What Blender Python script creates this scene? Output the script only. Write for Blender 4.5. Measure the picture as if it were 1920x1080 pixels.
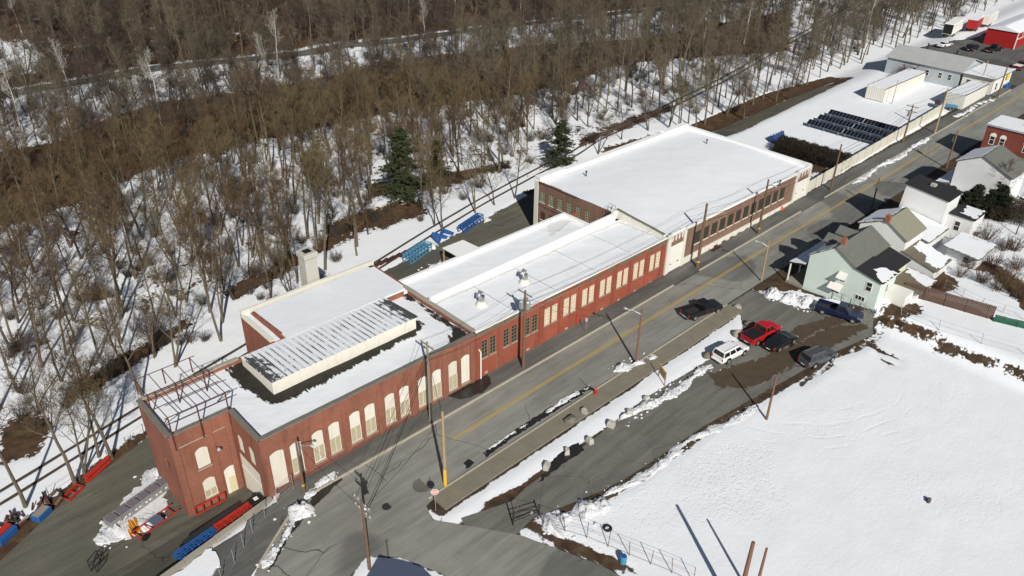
import bpy, bmesh, math, random
import numpy as np
from mathutils import Vector, Matrix
from mathutils.geometry import delaunay_2d_cdt

for o in list(bpy.data.objects):
    bpy.data.objects.remove(o, do_unlink=True)
SC = bpy.context.scene
COL = SC.collection
RND = random.Random(7)
R = math.radians

# ------------------------------------------------------------------ camera
CAM_H = 55.0
PITCH, ROLL, YAW, FPX = R(31.028), R(0.9415), R(43.434), 1481.48
fw = Vector((math.sin(YAW)*math.cos(PITCH), math.cos(YAW)*math.cos(PITCH), -math.sin(PITCH)))
rt = Vector((math.cos(YAW), -math.sin(YAW), 0)); up = rt.cross(fw)
cr = math.cos(ROLL)*rt + math.sin(ROLL)*up
cu = -math.sin(ROLL)*rt + math.cos(ROLL)*up
cam = bpy.data.cameras.new('camera'); camo = bpy.data.objects.new('camera', cam); COL.objects.link(camo)
cam.sensor_width = 36; cam.lens = 36*FPX/1920; cam.clip_start = .5; cam.clip_end = 3000
M = Matrix((( cr.x, cu.x, -fw.x, 0), (cr.y, cu.y, -fw.y, 0), (cr.z, cu.z, -fw.z, CAM_H), (0, 0, 0, 1)))
camo.matrix_world = M
SC.camera = camo

# ------------------------------------------------------------------ sky, sun, exposure
SUN_EL, SUN_AZ = R(35), R(30)          # shadows run 30 degrees from +Y towards +X
wd = bpy.data.worlds.new('World'); SC.world = wd; wd.use_nodes = True
nt = wd.node_tree; bg = nt.nodes['Background']
sky = nt.nodes.new('ShaderNodeTexSky'); sky.sky_type = 'NISHITA'; sky.sun_disc = False
sky.sun_elevation = SUN_EL; sky.sun_rotation = SUN_AZ + math.pi
sky.air_density = 1.0; sky.dust_density = .6; sky.ozone_density = 1.0
nt.links.new(sky.outputs[0], bg.inputs[0]); bg.inputs[1].default_value = .05
sl = bpy.data.lights.new('sun', 'SUN'); sl.energy = 4.8; sl.angle = R(.53); sl.color = (1, .965, .90)
so = bpy.data.objects.new('sun', sl); COL.objects.link(so)
sd = Vector((math.sin(SUN_AZ)*math.cos(SUN_EL), math.cos(SUN_AZ)*math.cos(SUN_EL), -math.sin(SUN_EL)))
so.rotation_euler = sd.to_track_quat('-Z', 'Y').to_euler()
so.location = (0, 0, 120)
SC.view_settings.view_transform = 'Standard'; SC.view_settings.look = 'None'
SC.view_settings.exposure = 0; SC.view_settings.gamma = 1
SC.view_settings.use_curve_mapping = False

# ------------------------------------------------------------------ lie of the land (metres)
K = .0205
def ss(t):
    t = np.clip(t, 0, 1); return t*t*(3-2*t)
def wall_y(x): return 53.35 - (20.3-np.minimum(x, 20.3))*.17
def fbm(x, y, s, seed=0):
    r = 0; a = 1.
    for i in range(4):
        p = 12.9*seed+i*7.1
        r = r + a*(np.sin(x*s*1.0+p+1.7*np.sin(y*s*.83+p))*np.cos(y*s*1.13+p*1.3+1.3*np.sin(x*s*.71+p*.7)))
        s *= 2.03; a *= .5
    return r/1.6
def hgt(x, y):
    x = np.asarray(x, float); y = np.asarray(y, float)
    z = K*(np.clip(x, -60, 330)-20)
    west = -.8*ss((y-wall_y(x)+.25)/.5)-2.0*np.clip((y-wall_y(x)-.3)/5.8, 0, 1)
    mid = -2.8*ss((y-54.8)/3.)
    east = -1.8*ss((y-76)/10.)
    d = np.where(x < 20.3, west, mid)
    w = ss((x-105)/10.)
    d = d*(1-w)+east*w
    z = z+d
    z = z + 1.7*ss((39-y)/11.)*ss((x-87.5)/4.)
    far = ss((y-96)/12.)
    z = z + far*(.35*fbm(x, y, .09, 2)) + .035*np.clip(y-225, 0, 400)
    return z
def H1(x, y): return float(hgt(x, y))
def ray(px, py): return (px-960)/FPX*cr - (py-540)/FPX*cu + fw
def on(i, px, py, v):
    d = ray(px, py); o = Vector((0, 0, CAM_H)); return o + d*((v-o[i])/d[i])
def G(px, py):
    z = 0.
    for k in range(25):
        p = on(2, px, py, z); z = .5*z+.5*H1(p.x, p.y) if k > 3 else H1(p.x, p.y)
    return Vector((p.x, p.y, H1(p.x, p.y)))
def G2(*pts): return [tuple(G(*p)[:2]) for p in pts]

# ------------------------------------------------------------------ object helpers
def tag(o, label=None, cat=None, group=None, kind=None):
    if label: o['label'] = label
    if cat: o['category'] = cat
    if group: o['group'] = group
    if kind: o['kind'] = kind
    return o
def thing(name, label, cat, loc=(0, 0, 0), rz=0, group=None):
    o = bpy.data.objects.new(name, None); COL.objects.link(o); o.empty_display_size = .3
    o.location = loc; o.rotation_euler = (0, 0, rz)
    return tag(o, label, cat, group)
def link(name, mesh, parent=None, loc=(0, 0, 0), rz=0):
    o = bpy.data.objects.new(name, mesh); COL.objects.link(o); o.parent = parent
    o.location = loc; o.rotation_euler = (0, 0, rz); return o
def kids(o): return [c for c in bpy.data.objects if c.parent == o]
def copy_tree(o, parent=None, cm=None):
    if cm is None:
        cm = {}
        for c in bpy.data.objects:
            if c.parent: cm.setdefault(c.parent.name, []).append(c)
    c = o.copy(); COL.objects.link(c); c.parent = parent
    for ch in cm.get(o.name, []): copy_tree(ch, c, cm)
    return c
class MB:
    def __init__(s): s.v = []; s.f = []; s.m = []; s.mi = 0
    def add(s, vs, fs):
        n = len(s.v); s.v += [tuple(v) for v in vs]
        for f in fs: s.f.append(tuple(i+n for i in f)); s.m.append(s.mi)
        return s
    def quad(s, a, b, c, d): return s.add([a, b, c, d], [(0, 1, 2, 3)])
    def box(s, x0, x1, y0, y1, z0, z1):
        return s.add([(x0, y0, z0), (x1, y0, z0), (x1, y1, z0), (x0, y1, z0), (x0, y0, z1), (x1, y0, z1), (x1, y1, z1), (x0, y1, z1)],
                     [(0, 3, 2, 1), (4, 5, 6, 7), (0, 1, 5, 4), (1, 2, 6, 5), (2, 3, 7, 6), (3, 0, 4, 7)])
    def cbox(s, x0, x1, y0, y1, z0, z1, c=.05):     # box with chamfered top and upright edges
        def ring(e, z): return [(x0+e, y0, z), (x1-e, y0, z), (x1, y0+e, z), (x1, y1-e, z), (x1-e, y1, z), (x0+e, y1, z), (x0, y1-e, z), (x0, y0+e, z)]
        def inn(e, z): return [(x0+2*e, y0+e, z), (x1-2*e, y0+e, z), (x1-e, y0+2*e, z), (x1-e, y1-2*e, z), (x1-2*e, y1-e, z), (x0+2*e, y1-e, z), (x0+e, y1-2*e, z), (x0+e, y0+2*e, z)]
        return s.rings([ring(c, z0), ring(c, z1-c), inn(c, z1)], True, True)
    def rings(s, rs, cap0=True, cap1=True):
        n = len(rs[0]); vs = [p for r in rs for p in r]; fs = []
        for i in range(len(rs)-1):
            for j in range(n):
                k = (j+1) % n; fs.append((i*n+j, i*n+k, (i+1)*n+k, (i+1)*n+j))
        if cap0: fs.append(tuple(range(n-1, -1, -1)))
        if cap1: fs.append(tuple(range((len(rs)-1)*n, len(rs)*n)))
        return s.add(vs, fs)
    def tube(s, pts, r, n=6, cap=True):
        pts = [Vector(p) for p in pts]; rs = []
        for i, p in enumerate(pts):
            d = (pts[min(i+1, len(pts)-1)]-pts[max(i-1, 0)])
            if d.length < 1e-6: d = Vector((0, 0, 1))
            d.normalize(); a = Vector((0, 0, 1)) if abs(d.z) < .9 else Vector((1, 0, 0))
            u = d.cross(a).normalized(); w = u.cross(d)
            q = r[i] if isinstance(r, (list, tuple)) else r
            rs.append([p+u*(q*math.cos(6.2832*k/n))+w*(-q*math.sin(6.2832*k/n)) for k in range(n)])
        return s.rings(rs, cap, cap)
    def bar(s, a, b, w, h=None):
        a = Vector(a); b = Vector(b); h = h or w; d = (b-a).normalized()
        t = Vector((0, 0, 1)) if abs(d.z) < .95 else Vector((1, 0, 0))
        u = d.cross(t).normalized()*(w/2); v = u.cross(d).normalized()*(h/2)
        return s.rings([[p-u-v, p+u-v, p+u+v, p-u+v] for p in (a, b)])
    def cyl(s, x, y, z0, z1, r0, r1=None, n=12):
        return s.rings([[(x+r*math.cos(6.2832*k/n), y+r*math.sin(6.2832*k/n), z) for k in range(n)] for z, r in ((z0, r0), (z1, r1 if r1 is not None else r0))])
    def lathe(s, x, y, prof, n=12):
        return s.rings([[(x+r*math.cos(6.2832*k/n), y+r*math.sin(6.2832*k/n), z) for k in range(n)] for r, z in prof])
    def prism(s, poly, a, b):           # poly: 3D points of one face, swept by vector b-a
        d = Vector(b)-Vector(a); return s.rings([[Vector(p) for p in poly], [Vector(p)+d for p in poly]])
    def blob(s, c, r, seed=0, sub=2, amp=.25):
        bm = bmesh.new(); bmesh.ops.create_icosphere(bm, subdivisions=sub, radius=1)
        rr = random.Random(seed); ph = [rr.uniform(0, 6.3) for _ in range(6)]
        n = len(s.v); bm.verts.index_update()
        for v in bm.verts:
            k = 1+amp*(math.sin(v.co.x*3+ph[0])*math.sin(v.co.y*3.3+ph[1])+.6*math.sin(v.co.z*5+ph[2]+v.co.x*4)+.4*math.sin(v.co.y*7+ph[3]))
            s.v.append((c[0]+v.co.x*r[0]*k, c[1]+v.co.y*r[1]*k, c[2]+v.co.z*r[2]*k))
        for f in bm.faces: s.f.append(tuple(v.index+n for v in f.verts)); s.m.append(s.mi)
        bm.free(); return s
    def mesh(s, name, mats, off=(0, 0, 0), smooth=False):
        me = bpy.data.meshes.new(name)
        me.from_pydata([(v[0]-off[0], v[1]-off[1], v[2]-off[2]) for v in s.v], [], s.f)
        for m in (mats if isinstance(mats, (list, tuple)) else [mats]): me.materials.append(m)
        if any(s.m): me.polygons.foreach_set('material_index', s.m)
        if smooth: me.polygons.foreach_set('use_smooth', [True]*len(s.f))
        me.update(); return me
    def build(s, name, mats, parent=None, world=False, smooth=False, loc=(0, 0, 0), rz=0):
        off = (0, 0, 0)
        if world:
            q = parent
            while q is not None and q.parent is not None: q = q.parent
            if q is not None: off = tuple(q.location)
        return link(name, s.mesh(name, mats, off, smooth), parent, loc, rz)

# ------------------------------------------------------------------ materials
class NT:
    def __init__(s, name):
        s.mat = bpy.data.materials.new(name); s.mat.use_nodes = True; s.t = s.mat.node_tree
        s.b = s.t.nodes['Principled BSDF']; s._pos = None
    def n(s, t, **kw):
        q = s.t.nodes.new(t)
        for k, v in kw.items(): setattr(q, k, v)
        return q
    def set(s, sock, v):
        if hasattr(v, 'is_linked') or isinstance(v, bpy.types.NodeSocket): s.t.links.new(v, sock)
        else:
            if isinstance(v, (tuple, list)) and len(v) == 3 and sock.type == 'RGBA': v = (*v, 1)
            sock.default_value = v
    def pos(s, obj=False, sc=(1, 1, 1)):
        if obj: o = s.n('ShaderNodeTexCoord').outputs['Object']
        else: o = s.n('ShaderNodeNewGeometry').outputs['Position']
        if sc != (1, 1, 1):
            m = s.n('ShaderNodeMapping'); m.inputs['Scale'].default_value = sc; s.t.links.new(o, m.inputs[0]); o = m.outputs[0]
        return o
    def noise(s, scale, detail=4, rough=.55, co=None, dist=0):
        q = s.n('ShaderNodeTexNoise'); q.inputs['Scale'].default_value = scale; q.inputs['Detail'].default_value = detail
        q.inputs['Roughness'].default_value = rough; q.inputs['Distortion'].default_value = dist
        s.t.links.new(co or s.pos(), q.inputs['Vector']); return q.outputs['Fac']
    def vor(s, scale, feat='F1', co=None, rnd=1):
        q = s.n('ShaderNodeTexVoronoi', feature=feat); q.inputs['Scale'].default_value = scale; q.inputs['Randomness'].default_value = rnd
        s.t.links.new(co or s.pos(), q.inputs['Vector']); return q
    def math(s, op, a, b=0., c=None, clamp=False):
        q = s.n('ShaderNodeMath', operation=op, use_clamp=clamp); s.set(q.inputs[0], a); s.set(q.inputs[1], b)
        if c is not None: s.set(q.inputs[2], c)
        return q.outputs[0]
    def step(s, v, lo, hi):
        q = s.n('ShaderNodeMapRange', interpolation_type='SMOOTHSTEP'); s.set(q.inputs[0], v); s.set(q.inputs[1], lo); s.set(q.inputs[2], hi); return q.outputs[0]
    def mix(s, f, a, b):
        q = s.n('ShaderNodeMix', data_type='RGBA'); s.set(q.inputs[0], f); s.set(q.inputs[6], a); s.set(q.inputs[7], b); return q.outputs[2]
    def ramp(s, v, stops):
        q = s.n('ShaderNodeValToRGB'); e = q.color_ramp.elements
        while len(e) < len(stops): e.new(.5)
        for i, (p, c) in enumerate(stops): e[i].position = p; e[i].color = (*c, 1)
        s.set(q.inputs[0], v); return q.outputs[0]
    def attr(s, name): 
        q = s.n('ShaderNodeAttribute'); q.attribute_name = name; return q.outputs['Fac']
    def sep(s, v):
        q = s.n('ShaderNodeSeparateXYZ'); s.t.links.new(v, q.inputs[0]); return q.outputs
    def comb(s, x, y, z=0.):
        q = s.n('ShaderNodeCombineXYZ'); s.set(q.inputs[0], x); s.set(q.inputs[1], y); s.set(q.inputs[2], z); return q.outputs[0]
    def out(s, col, rough=.8, bump=None, bs=.3, bd=.05, metal=0, spec=.3):
        s.set(s.b.inputs['Base Color'], col); s.set(s.b.inputs['Roughness'], rough); s.set(s.b.inputs['Metallic'], metal)
        s.b.inputs['Specular IOR Level'].default_value = spec
        if bump is not None:
            q = s.n('ShaderNodeBump'); q.inputs['Strength'].default_value = bs; q.inputs['Distance'].default_value = bd
            s.set(q.inputs['Height'], bump); s.t.links.new(q.outputs[0], s.b.inputs['Normal'])
        return s.mat
MATS = {}
def plain(name, col, rough=.7, var=.12, scale=2.5, metal=0, spec=.3, obj=False, bs=.15):
    if name in MATS: return MATS[name]
    m = NT(name); n = m.noise(scale, 5, .6, m.pos(obj)); n2 = m.noise(scale*9, 3, .6, m.pos(obj))
    a = tuple(c*(1-var) for c in col); b = tuple(min(1, c*(1+var)) for c in col)
    MATS[name] = m.out(m.mix(m.math('ADD', m.math('MULTIPLY', n, .7), m.math('MULTIPLY', n2, .3)), a, b), rough, n2, bs, .02, metal, spec)
    return MATS[name]

SNOW = (.80, .82, .85)
def snow_nodes(m, co=None):
    n = m.noise(.35, 5, .6, co); n2 = m.noise(3.2, 5, .65, co); n3 = m.noise(.06, 3, .5, co)
    col = m.mix(n, (.74, .755, .775), (.83, .84, .85)); col = m.mix(m.math('MULTIPLY', n3, .35), col, (.72, .745, .775))
    return col, m.math('ADD', m.math('MULTIPLY', n, .7), m.math('MULTIPLY', n2, .3))
def pits(m):
    p = m.step(m.noise(2.6, 3, .6), .56, .66); gate = m.step(m.noise(.05, 3, .5), .50, .62); q = m.step(m.noise(.9, 4, .6, m.pos(sc=(.5, 1.6, 1))), .45, .75)
    x, y, z = m.sep(m.pos())
    def dist(c): return m.math('SQRT', m.math('ADD', m.math('POWER', m.math('SUBTRACT', x, c[0]), 2.), m.math('POWER', m.math('SUBTRACT', y, c[1]), 2.)))
    foot = m.math('MULTIPLY', m.step(m.noise(3.4, 3, .6), .54, .62), m.math('SUBTRACT', 1., m.step(m.math('ADD', dist(G(1370, 890)), m.math('MULTIPLY', m.noise(.25, 3, .6), 9.)), 7.5, 11.)))
    c = G(1452, 640); d = dist(c); wob = m.math('ADD', d, m.math('MULTIPLY', m.noise(.12, 2, .5), 3.)); rut = m.step(m.math('ABSOLUTE', m.math('SUBTRACT', m.math('FRACT', m.math('MULTIPLY', wob, .62)), .5)), .36, .46)
    rut = m.math('MULTIPLY', rut, m.math('MULTIPLY', m.step(d, 9., 11.), m.math('SUBTRACT', 1., m.step(d, 17., 22.))))
    return m.math('ADD', m.math('ADD', m.math('MULTIPLY', p, gate), m.math('MULTIPLY', q, .4)), m.math('ADD', m.math('MULTIPLY', foot, 1.5), m.math('MULTIPLY', m.math('MULTIPLY', rut, m.step(m.noise(.22, 4, .6), .5, .6)), .8)))
def snow_mat():
    m = NT('snow'); c, h = snow_nodes(m); return m.out(c, .65, h, .6, .12, 0, .25)
snow_m = snow_mat()
def snowbank_mat():
    m = NT('ploughed_snow'); c, h = snow_nodes(m); n = m.noise(2.2, 6, .7); g = m.noise(6, 5, .7)
    c = m.mix(m.step(n, .54, .74), c, (.22, .18, .135)); c = m.mix(m.math('MULTIPLY', g, .45), c, (.42, .41, .40)); return m.out(c, .8, m.math('ADD', h, g), 1., .12, 0, .2)
bank_m = snowbank_mat()
def asphalt_nodes(m, c0, c1, crack=.06):
    big = m.noise(.12, 5, .6); st = m.noise(.5, 5, .6, m.pos(sc=(.25, 2.2, 1))); fine = m.noise(14, 3, .7)
    v = m.math('ADD', m.math('MULTIPLY', big, .5), m.math('MULTIPLY', st, .5))
    col = m.ramp(v, [(.36, c0), (.50, tuple((a+b)/2 for a, b in zip(c0, c1))), (.62, c1)])
    w2 = m.noise(1.6, 4, .65, m.pos(sc=(.12, 1.3, 1))); col = m.mix(m.math('MULTIPLY', m.step(w2, .50, .72), .35), col, tuple(v*1.35 for v in c1)); sp = m.step(m.noise(.8, 5, .7), .60, .72); col = m.mix(m.math('MULTIPLY', sp, .28), col, tuple(v*.55 for v in c0))
    col = m.mix(m.math('MULTIPLY', fine, .30), col, (.03, .03, .03))
    wob = m.n('ShaderNodeVectorMath', operation='ADD'); 
    nz = m.n('ShaderNodeTexNoise'); nz.inputs['Scale'].default_value = .5; m.t.links.new(m.pos(), nz.inputs['Vector'])
    m.t.links.new(m.pos(), wob.inputs[0]); m.t.links.new(nz.outputs['Color'], wob.inputs[1])
    vo = m.vor(crack, 'DISTANCE_TO_EDGE', wob.outputs[0]).outputs['Distance']
    ck = m.math('SUBTRACT', 1., m.step(vo, .0015, .006)); gate = m.step(m.noise(.09, 3, .5), .48, .56)
    col = m.mix(m.math('MULTIPLY', m.math('MULTIPLY', ck, gate), .75), col, (.02, .02, .02))
    patch = m.step(m.noise(.055, 2, .4), .60, .62); col = m.mix(m.math('MULTIPLY', patch, .45), col, (.045, .045, .047))
    return col, fine
def asphalt_mat(name, c0, c1, crack=.12):
    m = NT(name); c, f = asphalt_nodes(m, c0, c1, crack); return m.out(c, .85, f, .25, .02)
road_m = asphalt_mat('road_asphalt', (.18, .179, .157), (.295, .294, .259))
walk_m = asphalt_mat('pavement_asphalt', (.088, .088, .080), (.16, .159, .144), .3)
def snow_over(name, base, rag=.5, stretch=(1, 1, 1), rough=.85, fs=1.6, pit=False):
    """bare surface that shows through snow where the 'snow' distance runs below zero"""
    m = NT(name); bc, bh = base(m); sc, sh = snow_nodes(m); s = m.attr('snow')
    a = m.noise(fs, 6, .68, m.pos(sc=stretch)); b = m.noise(.18*fs, 4, .6, m.pos(sc=stretch)); 
    rg = m.attr('rag')
    e = m.math('ADD', m.math('MULTIPLY', m.math('SUBTRACT', a, .5), 1.6), m.math('MULTIPLY', m.math('SUBTRACT', b, .5), 1.5))
    k = m.step(m.math('ADD', s, m.math('MULTIPLY', e, m.math('MULTIPLY', rg, rag))), -.05, .09)
    hh = m.math('ADD', m.math('MULTIPLY', k, .8), m.mix(k, bh, sh))
    if pit: hh = m.math('SUBTRACT', hh, m.math('MULTIPLY', m.math('MULTIPLY', pits(m), k), .22))
    return m.out(m.mix(k, bc, sc), rough, hh, .7, .10, 0, .25)
def soil(m):
    n = m.noise(.9, 6, .65); n2 = m.noise(7, 4, .7); lf = m.attr('leaf')
    mud = m.ramp(n, [(.3, (.030, .022, .014)), (.55, (.075, .052, .032)), (.75, (.13, .10, .065))])
    lit = m.ramp(n, [(.3, (.045, .026, .014)), (.55, (.115, .062, .030)), (.75, (.16, .105, .055))])
    c = m.mix(lf, mud, lit); return m.mix(m.math('MULTIPLY', n2, .4), c, (.02, .015, .01)), n2
ground_m = snow_over('ground_snow_and_soil', soil, 1., pit=True)
lot_m = snow_over('lot_asphalt', lambda m: asphalt_nodes(m, (.125, .122, .103), (.225, .22, .19), .22), .6)
yard_m = snow_over('yard_asphalt', lambda m: asphalt_nodes(m, (.10, .094, .068), (.17, .16, .122), .16), .6)
def brick_mat(name, c1, c2, mort, blot, bl=.35, paint=0):
    m = NT(name); x, y, z = m.sep(m.pos()); co = m.comb(m.math('ADD', x, y), z)
    b = m.n('ShaderNodeTexBrick'); m.t.links.new(co, b.inputs[0]); b.inputs['Scale'].default_value = 1
    b.inputs['Brick Width'].default_value = .23; b.inputs['Row Height'].default_value = .078; b.inputs['Mortar Size'].default_value = .009
    b.inputs['Color1'].default_value = (*c1, 1); b.inputs['Color2'].default_value = (*c2, 1); b.inputs['Mortar'].default_value = (*mort, 1); b.inputs['Bias'].default_value = 0
    n = m.noise(.55, 6, .65); s2 = m.noise(1.1, 4, .6, m.pos(sc=(1, 1, .12))); gr = m.noise(2.4, 5, .7)
    c = m.mix(m.math('MULTIPLY', m.step(n, .42, .75), bl), b.outputs['Color'], blot)
    c = m.mix(m.math('MULTIPLY', m.step(s2, .46, .74), .55), c, tuple(v*.45 for v in c1)); lg = m.noise(.16, 4, .6); c = m.mix(m.math('MULTIPLY', m.step(lg, .45, .65), .25), c, tuple(min(1, v*1.45+.015) for v in c1))
    c = m.mix(m.math('MULTIPLY', m.step(gr, .63, .80), .35 if paint == 0 else .5), c, (.42, .34, .28))
    hgtb = m.math('SUBTRACT', 1., b.outputs['Fac'])
    return m.out(c, .88, hgtb, .4, .012)
brickA = brick_mat('red_brick', (.27, .088, .053), (.20, .062, .04), (.25, .15, .105), (.35, .15, .10), .38)
brickB = brick_mat('painted_red_brick', (.355, .088, .048), (.275, .066, .038), (.20, .07, .045), (.26, .10, .065), .5, 1)
brickC = brick_mat('brown_brick', (.26, .15, .105), (.165, .085, .06), (.20, .15, .115), (.26, .16, .115))
brickD = brick_mat('dark_red_brick', (.20, .045, .03), (.16, .035, .025), (.15, .07, .05), (.2, .06, .04), .2)
def cream_mat():
    m = NT('cream_paint'); r = m.n('ShaderNodeObjectInfo').outputs['Random']; st = m.noise(2.2, 5, .65, m.pos(sc=(1, 1, .18))); n = m.noise(1.1, 4, .6)
    c = m.mix(r, (.63, .585, .48), (.78, .745, .66)); c = m.mix(m.math('MULTIPLY', m.step(st, .48, .75), .45), c, (.42, .37, .28)); return m.out(m.mix(m.math('MULTIPLY', n, .25), c, (.60, .56, .47)), .65, st, .15, .02)
cream = cream_mat()
cream_d = plain('weathered_cream_slats', (.44, .39, .27), .7, .15, 2)
white_p = plain('white_paint', (.74, .72, .66), .6, .08, 1.5)
offwhite = plain('stained_white_render', (.68, .65, .57), .75, .15, .9)
membrane = plain('white_roof_membrane', (.82, .82, .80), .5, .04, .5)
tar = plain('black_roof_tar', (.022, .020, .018), .75, .4, 1.2)
coping_m = plain('weathered_coping', (.17, .155, .13), .85, .4, 1.5)
conc = plain('concrete', (.33, .30, .24), .9, .2, .8)
conc_l = plain('pale_concrete', (.44, .42, .37), .9, .2, 1.5)
kerb_m = plain('kerb_stone', (.40, .36, .28), .9, .22, 1.2)
wood = plain('pole_wood', (.15, .095, .062), .9, .3, 3)
wood_l = plain('new_pole_wood', (.36, .26, .15), .9, .25, 3)
wood_g = plain('grey_weathered_wood', (.26, .23, .18), .9, .3, 3)
steel_r = plain('rusty_maroon_steel', (.09, .030, .028), .7, .3, 3)
steel = plain('galvanised_steel', (.42, .43, .43), .45, .15, 4, .6)
black = plain('black_rubber', (.012, .012, .012), .7, .3, 4)
glass_d = plain('dark_window_glass', (.025, .028, .030), .12, .3, .6, 0, .6)
red_p = plain('bright_red_paint', (.42, .032, .02), .5, .15, 2)
blue_p = plain('blue_paint', (.02, .095, .28), .5, .2, 2)
teal_p = plain('light_blue_paint', (.07, .24, .38), .5, .2, 2)
yel_p = plain('yellow_paint', (.72, .42, .03), .55, .15, 2)
dark_s = plain('dark_steel', (.03, .03, .032), .6, .3, 3)

# ------------------------------------------------------------------ facade with real openings
def facade(mb, o, u, nrm, outline, holes, depth=.14):
    """flat wall in the plane o + a*u + b*z, cut by polygons in (a, b); reveals run inwards"""
    o = Vector(o); u = Vector(u); nrm = Vector(nrm)
    P = lambda a, b, d=0.: o+u*a+Vector((0, 0, b))-nrm*d
    vs = [Vector(p) for p in outline]; es = []; n0 = len(vs)
    for h in holes:
        k = len(vs); vs += [Vector(p) for p in h]; es += [(k+i, k+(i+1) % len(h)) for i in range(len(h))]
    r = delaunay_2d_cdt(vs, es, [list(range(n0))], 1, 1e-5)
    flip = u.cross(Vector((0, 0, 1))).dot(nrm) < 0
    V = [P(v.x, v.y) for v in r[0]]; F = []
    for f in r[2]:
        c = sum((r[0][i] for i in f), Vector((0, 0)))/len(f)
        if any(inside(c, h) for h in holes): continue
        q = [r[0][i] for i in f]; ar = sum(q[i].x*q[(i+1) % len(q)].y-q[(i+1) % len(q)].x*q[i].y for i in range(len(q)))
        f = list(f)
        if (ar < 0) != flip: f = f[::-1]
        F.append(tuple(f))
    mb.add(V, F)
    for h in holes:
        for i in range(len(h)):
            a, b = h[i], h[(i+1) % len(h)]
            mb.quad(P(*a), P(*b), P(b[0], b[1], depth), P(a[0], a[1], depth))
def inside(p, poly):
    c = False; n = len(poly)
    for i in range(n):
        a, b = poly[i], poly[(i+1) % n]
        if (a[1] > p[1]) != (b[1] > p[1]) and p[0] < (b[0]-a[0])*(p[1]-a[1])/(b[1]-a[1])+a[0]: c = not c
    return c
def rect(a0, a1, b0, b1): return [(a0, b0), (a1, b0), (a1, b1), (a0, b1)]
def arch(c, w, b0, spring, apex, n=8):
    h = apex-spring; r = (w*w/4+h*h)/(2*h); a0 = math.asin(min(1, w/2/r))
    pts = [(c-w/2, b0), (c+w/2, b0)]
    for i in range(n+1):
        t = a0-2*a0*i/n; pts.append((c+r*math.sin(t), apex-r+r*math.cos(t)))
    return pts
# ------------------------------------------------------------------ bare (snow-free) areas, in plan
def seg_dist(X, Y, poly):
    d = np.full(X.shape, 1e9); ins = np.zeros(X.shape, bool); n = len(poly)
    for i in range(n):
        ax, ay = poly[i]; bx, by = poly[(i+1) % n]; dx, dy = bx-ax, by-ay; L = dx*dx+dy*dy+1e-9
        t = np.clip(((X-ax)*dx+(Y-ay)*dy)/L, 0, 1); d = np.minimum(d, np.hypot(X-ax-t*dx, Y-ay-t*dy))
        if abs(by-ay) > 1e-9:
            c = ((ay > Y) != (by > Y)) & (X < (bx-ax)*(Y-ay)/(by-ay)+ax); ins ^= c
    return np.where(ins, -d, d)
ROAD_MAIN = [(15.6, 47.05), (18.3, 48.9), (21.2, 50.75), (23.2, 51.25), (27, 51.2), (60, 51.0), (120, 50.9), (200, 50.7), (330, 52.0),
             (330, 43.9), (200, 43.3), (120, 43.6), (60, 43.6), (33, 43.5), (30.2, 42.9), (29.6, 41.2), (31.5, 38.5), (34.2, 34.5), (37, 27.5), (38.5, 20),
             (29, 20), (27.5, 30), (26.6, 36), (24.9, 40.0), (22.9, 41.9), (20.6, 41.0), (10, 33.5), (-5, 24), (-12, 30), (5, 40.2)]
LOT = [(31.6, 39.6), (36.4, 37.95), (38.4, 38.3), (47.9, 38.4), (57, 38.9), (67.5, 38.2), (74.8, 38.0), (78.6, 41.0), (79.3, 43.4), (84.6, 43.4), (85.0, 37.2), (87.6, 33.6), (90.2, 29.5), (86.5, 27.6),
       (79, 29.2), (72.8, 29.9), (67.5, 30.6), (58, 31.9), (50, 32.3), (45, 32.7), (39.5, 34.2), (36.6, 35.2), (33.9, 34.8), (31.3, 38.6)]
YARD = [(20.2, 54.0), (8.5, 52.0), (-12, 50), (-14, 60), (-.2, 66.0), (7, 70.0), (11, 71.4), (16.2, 73.2), (22, 74.6), (30, 78.5), (46, 84.2), (58, 84.8), (73, 86.6), (88, 89.0), (92, 82), (79, 79), (79, 68), (46, 66), (28, 66), (20.2, 66)]
BARE = []           # (polygon, leaf litter 0..1)
BARE.append((ROAD_MAIN, 0)); BARE.append((YARD, .3))
BARE.append(([(30.5, 43.6), (85, 43.7), (85, 41.2), (30.2, 41.0)], 0))                  # south pavement
BARE.append(([(22, 54), (120, 54), (330, 55), (330, 50), (22, 50)], .2))                # north pavement
BARE.append((LOT, .1)); BARE.append(([(85, 43.7), (200, 43.5), (200, 41.8), (140, 41.4), (110, 40.6), (86, 41.4)], .2)); BARE.append(([(-14, 60), (-.2, 66.0), (7, 70.0), (11, 71.4), (16.2, 73.2), (22, 74.6), (22, 75.6), (15, 74.4), (7, 71.6), (-1, 68), (-14, 62)], .8))
BARE.append(([(38, 37), (39, 33.6), (44, 32.0), (50, 31.3), (58, 30.9), (67, 29.7), (73, 29.0), (79, 28.6), (87, 27.2), (90.6, 29.6), (86, 36), (60, 34)], .25))  # muddy lot margin
BARE.append((G2((1300, 690), (1395, 640), (1560, 590), (1640, 600), (1610, 630), (1540, 655), (1470, 690), (1390, 740), (1330, 745)), .3))
BARE.append((G2((985, 965), (1010, 985), (1080, 1015), (1150, 1045), (1200, 1075), (1150, 1068), (1060, 1030), (985, 985)), .5))   # verge under the fence
BARE.append(([(33, 38.6), (38, 37.2), (46, 37.9), (53, 38.1), (53, 38.7), (46, 38.75), (38.6, 38.95), (34.5, 39.6)], .5))
BARE.append((G2((1500, 545), (1560, 560), (1640, 590), (1650, 575), (1600, 560), (1515, 520), (1440, 500), (1440, 545)), .4))
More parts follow.
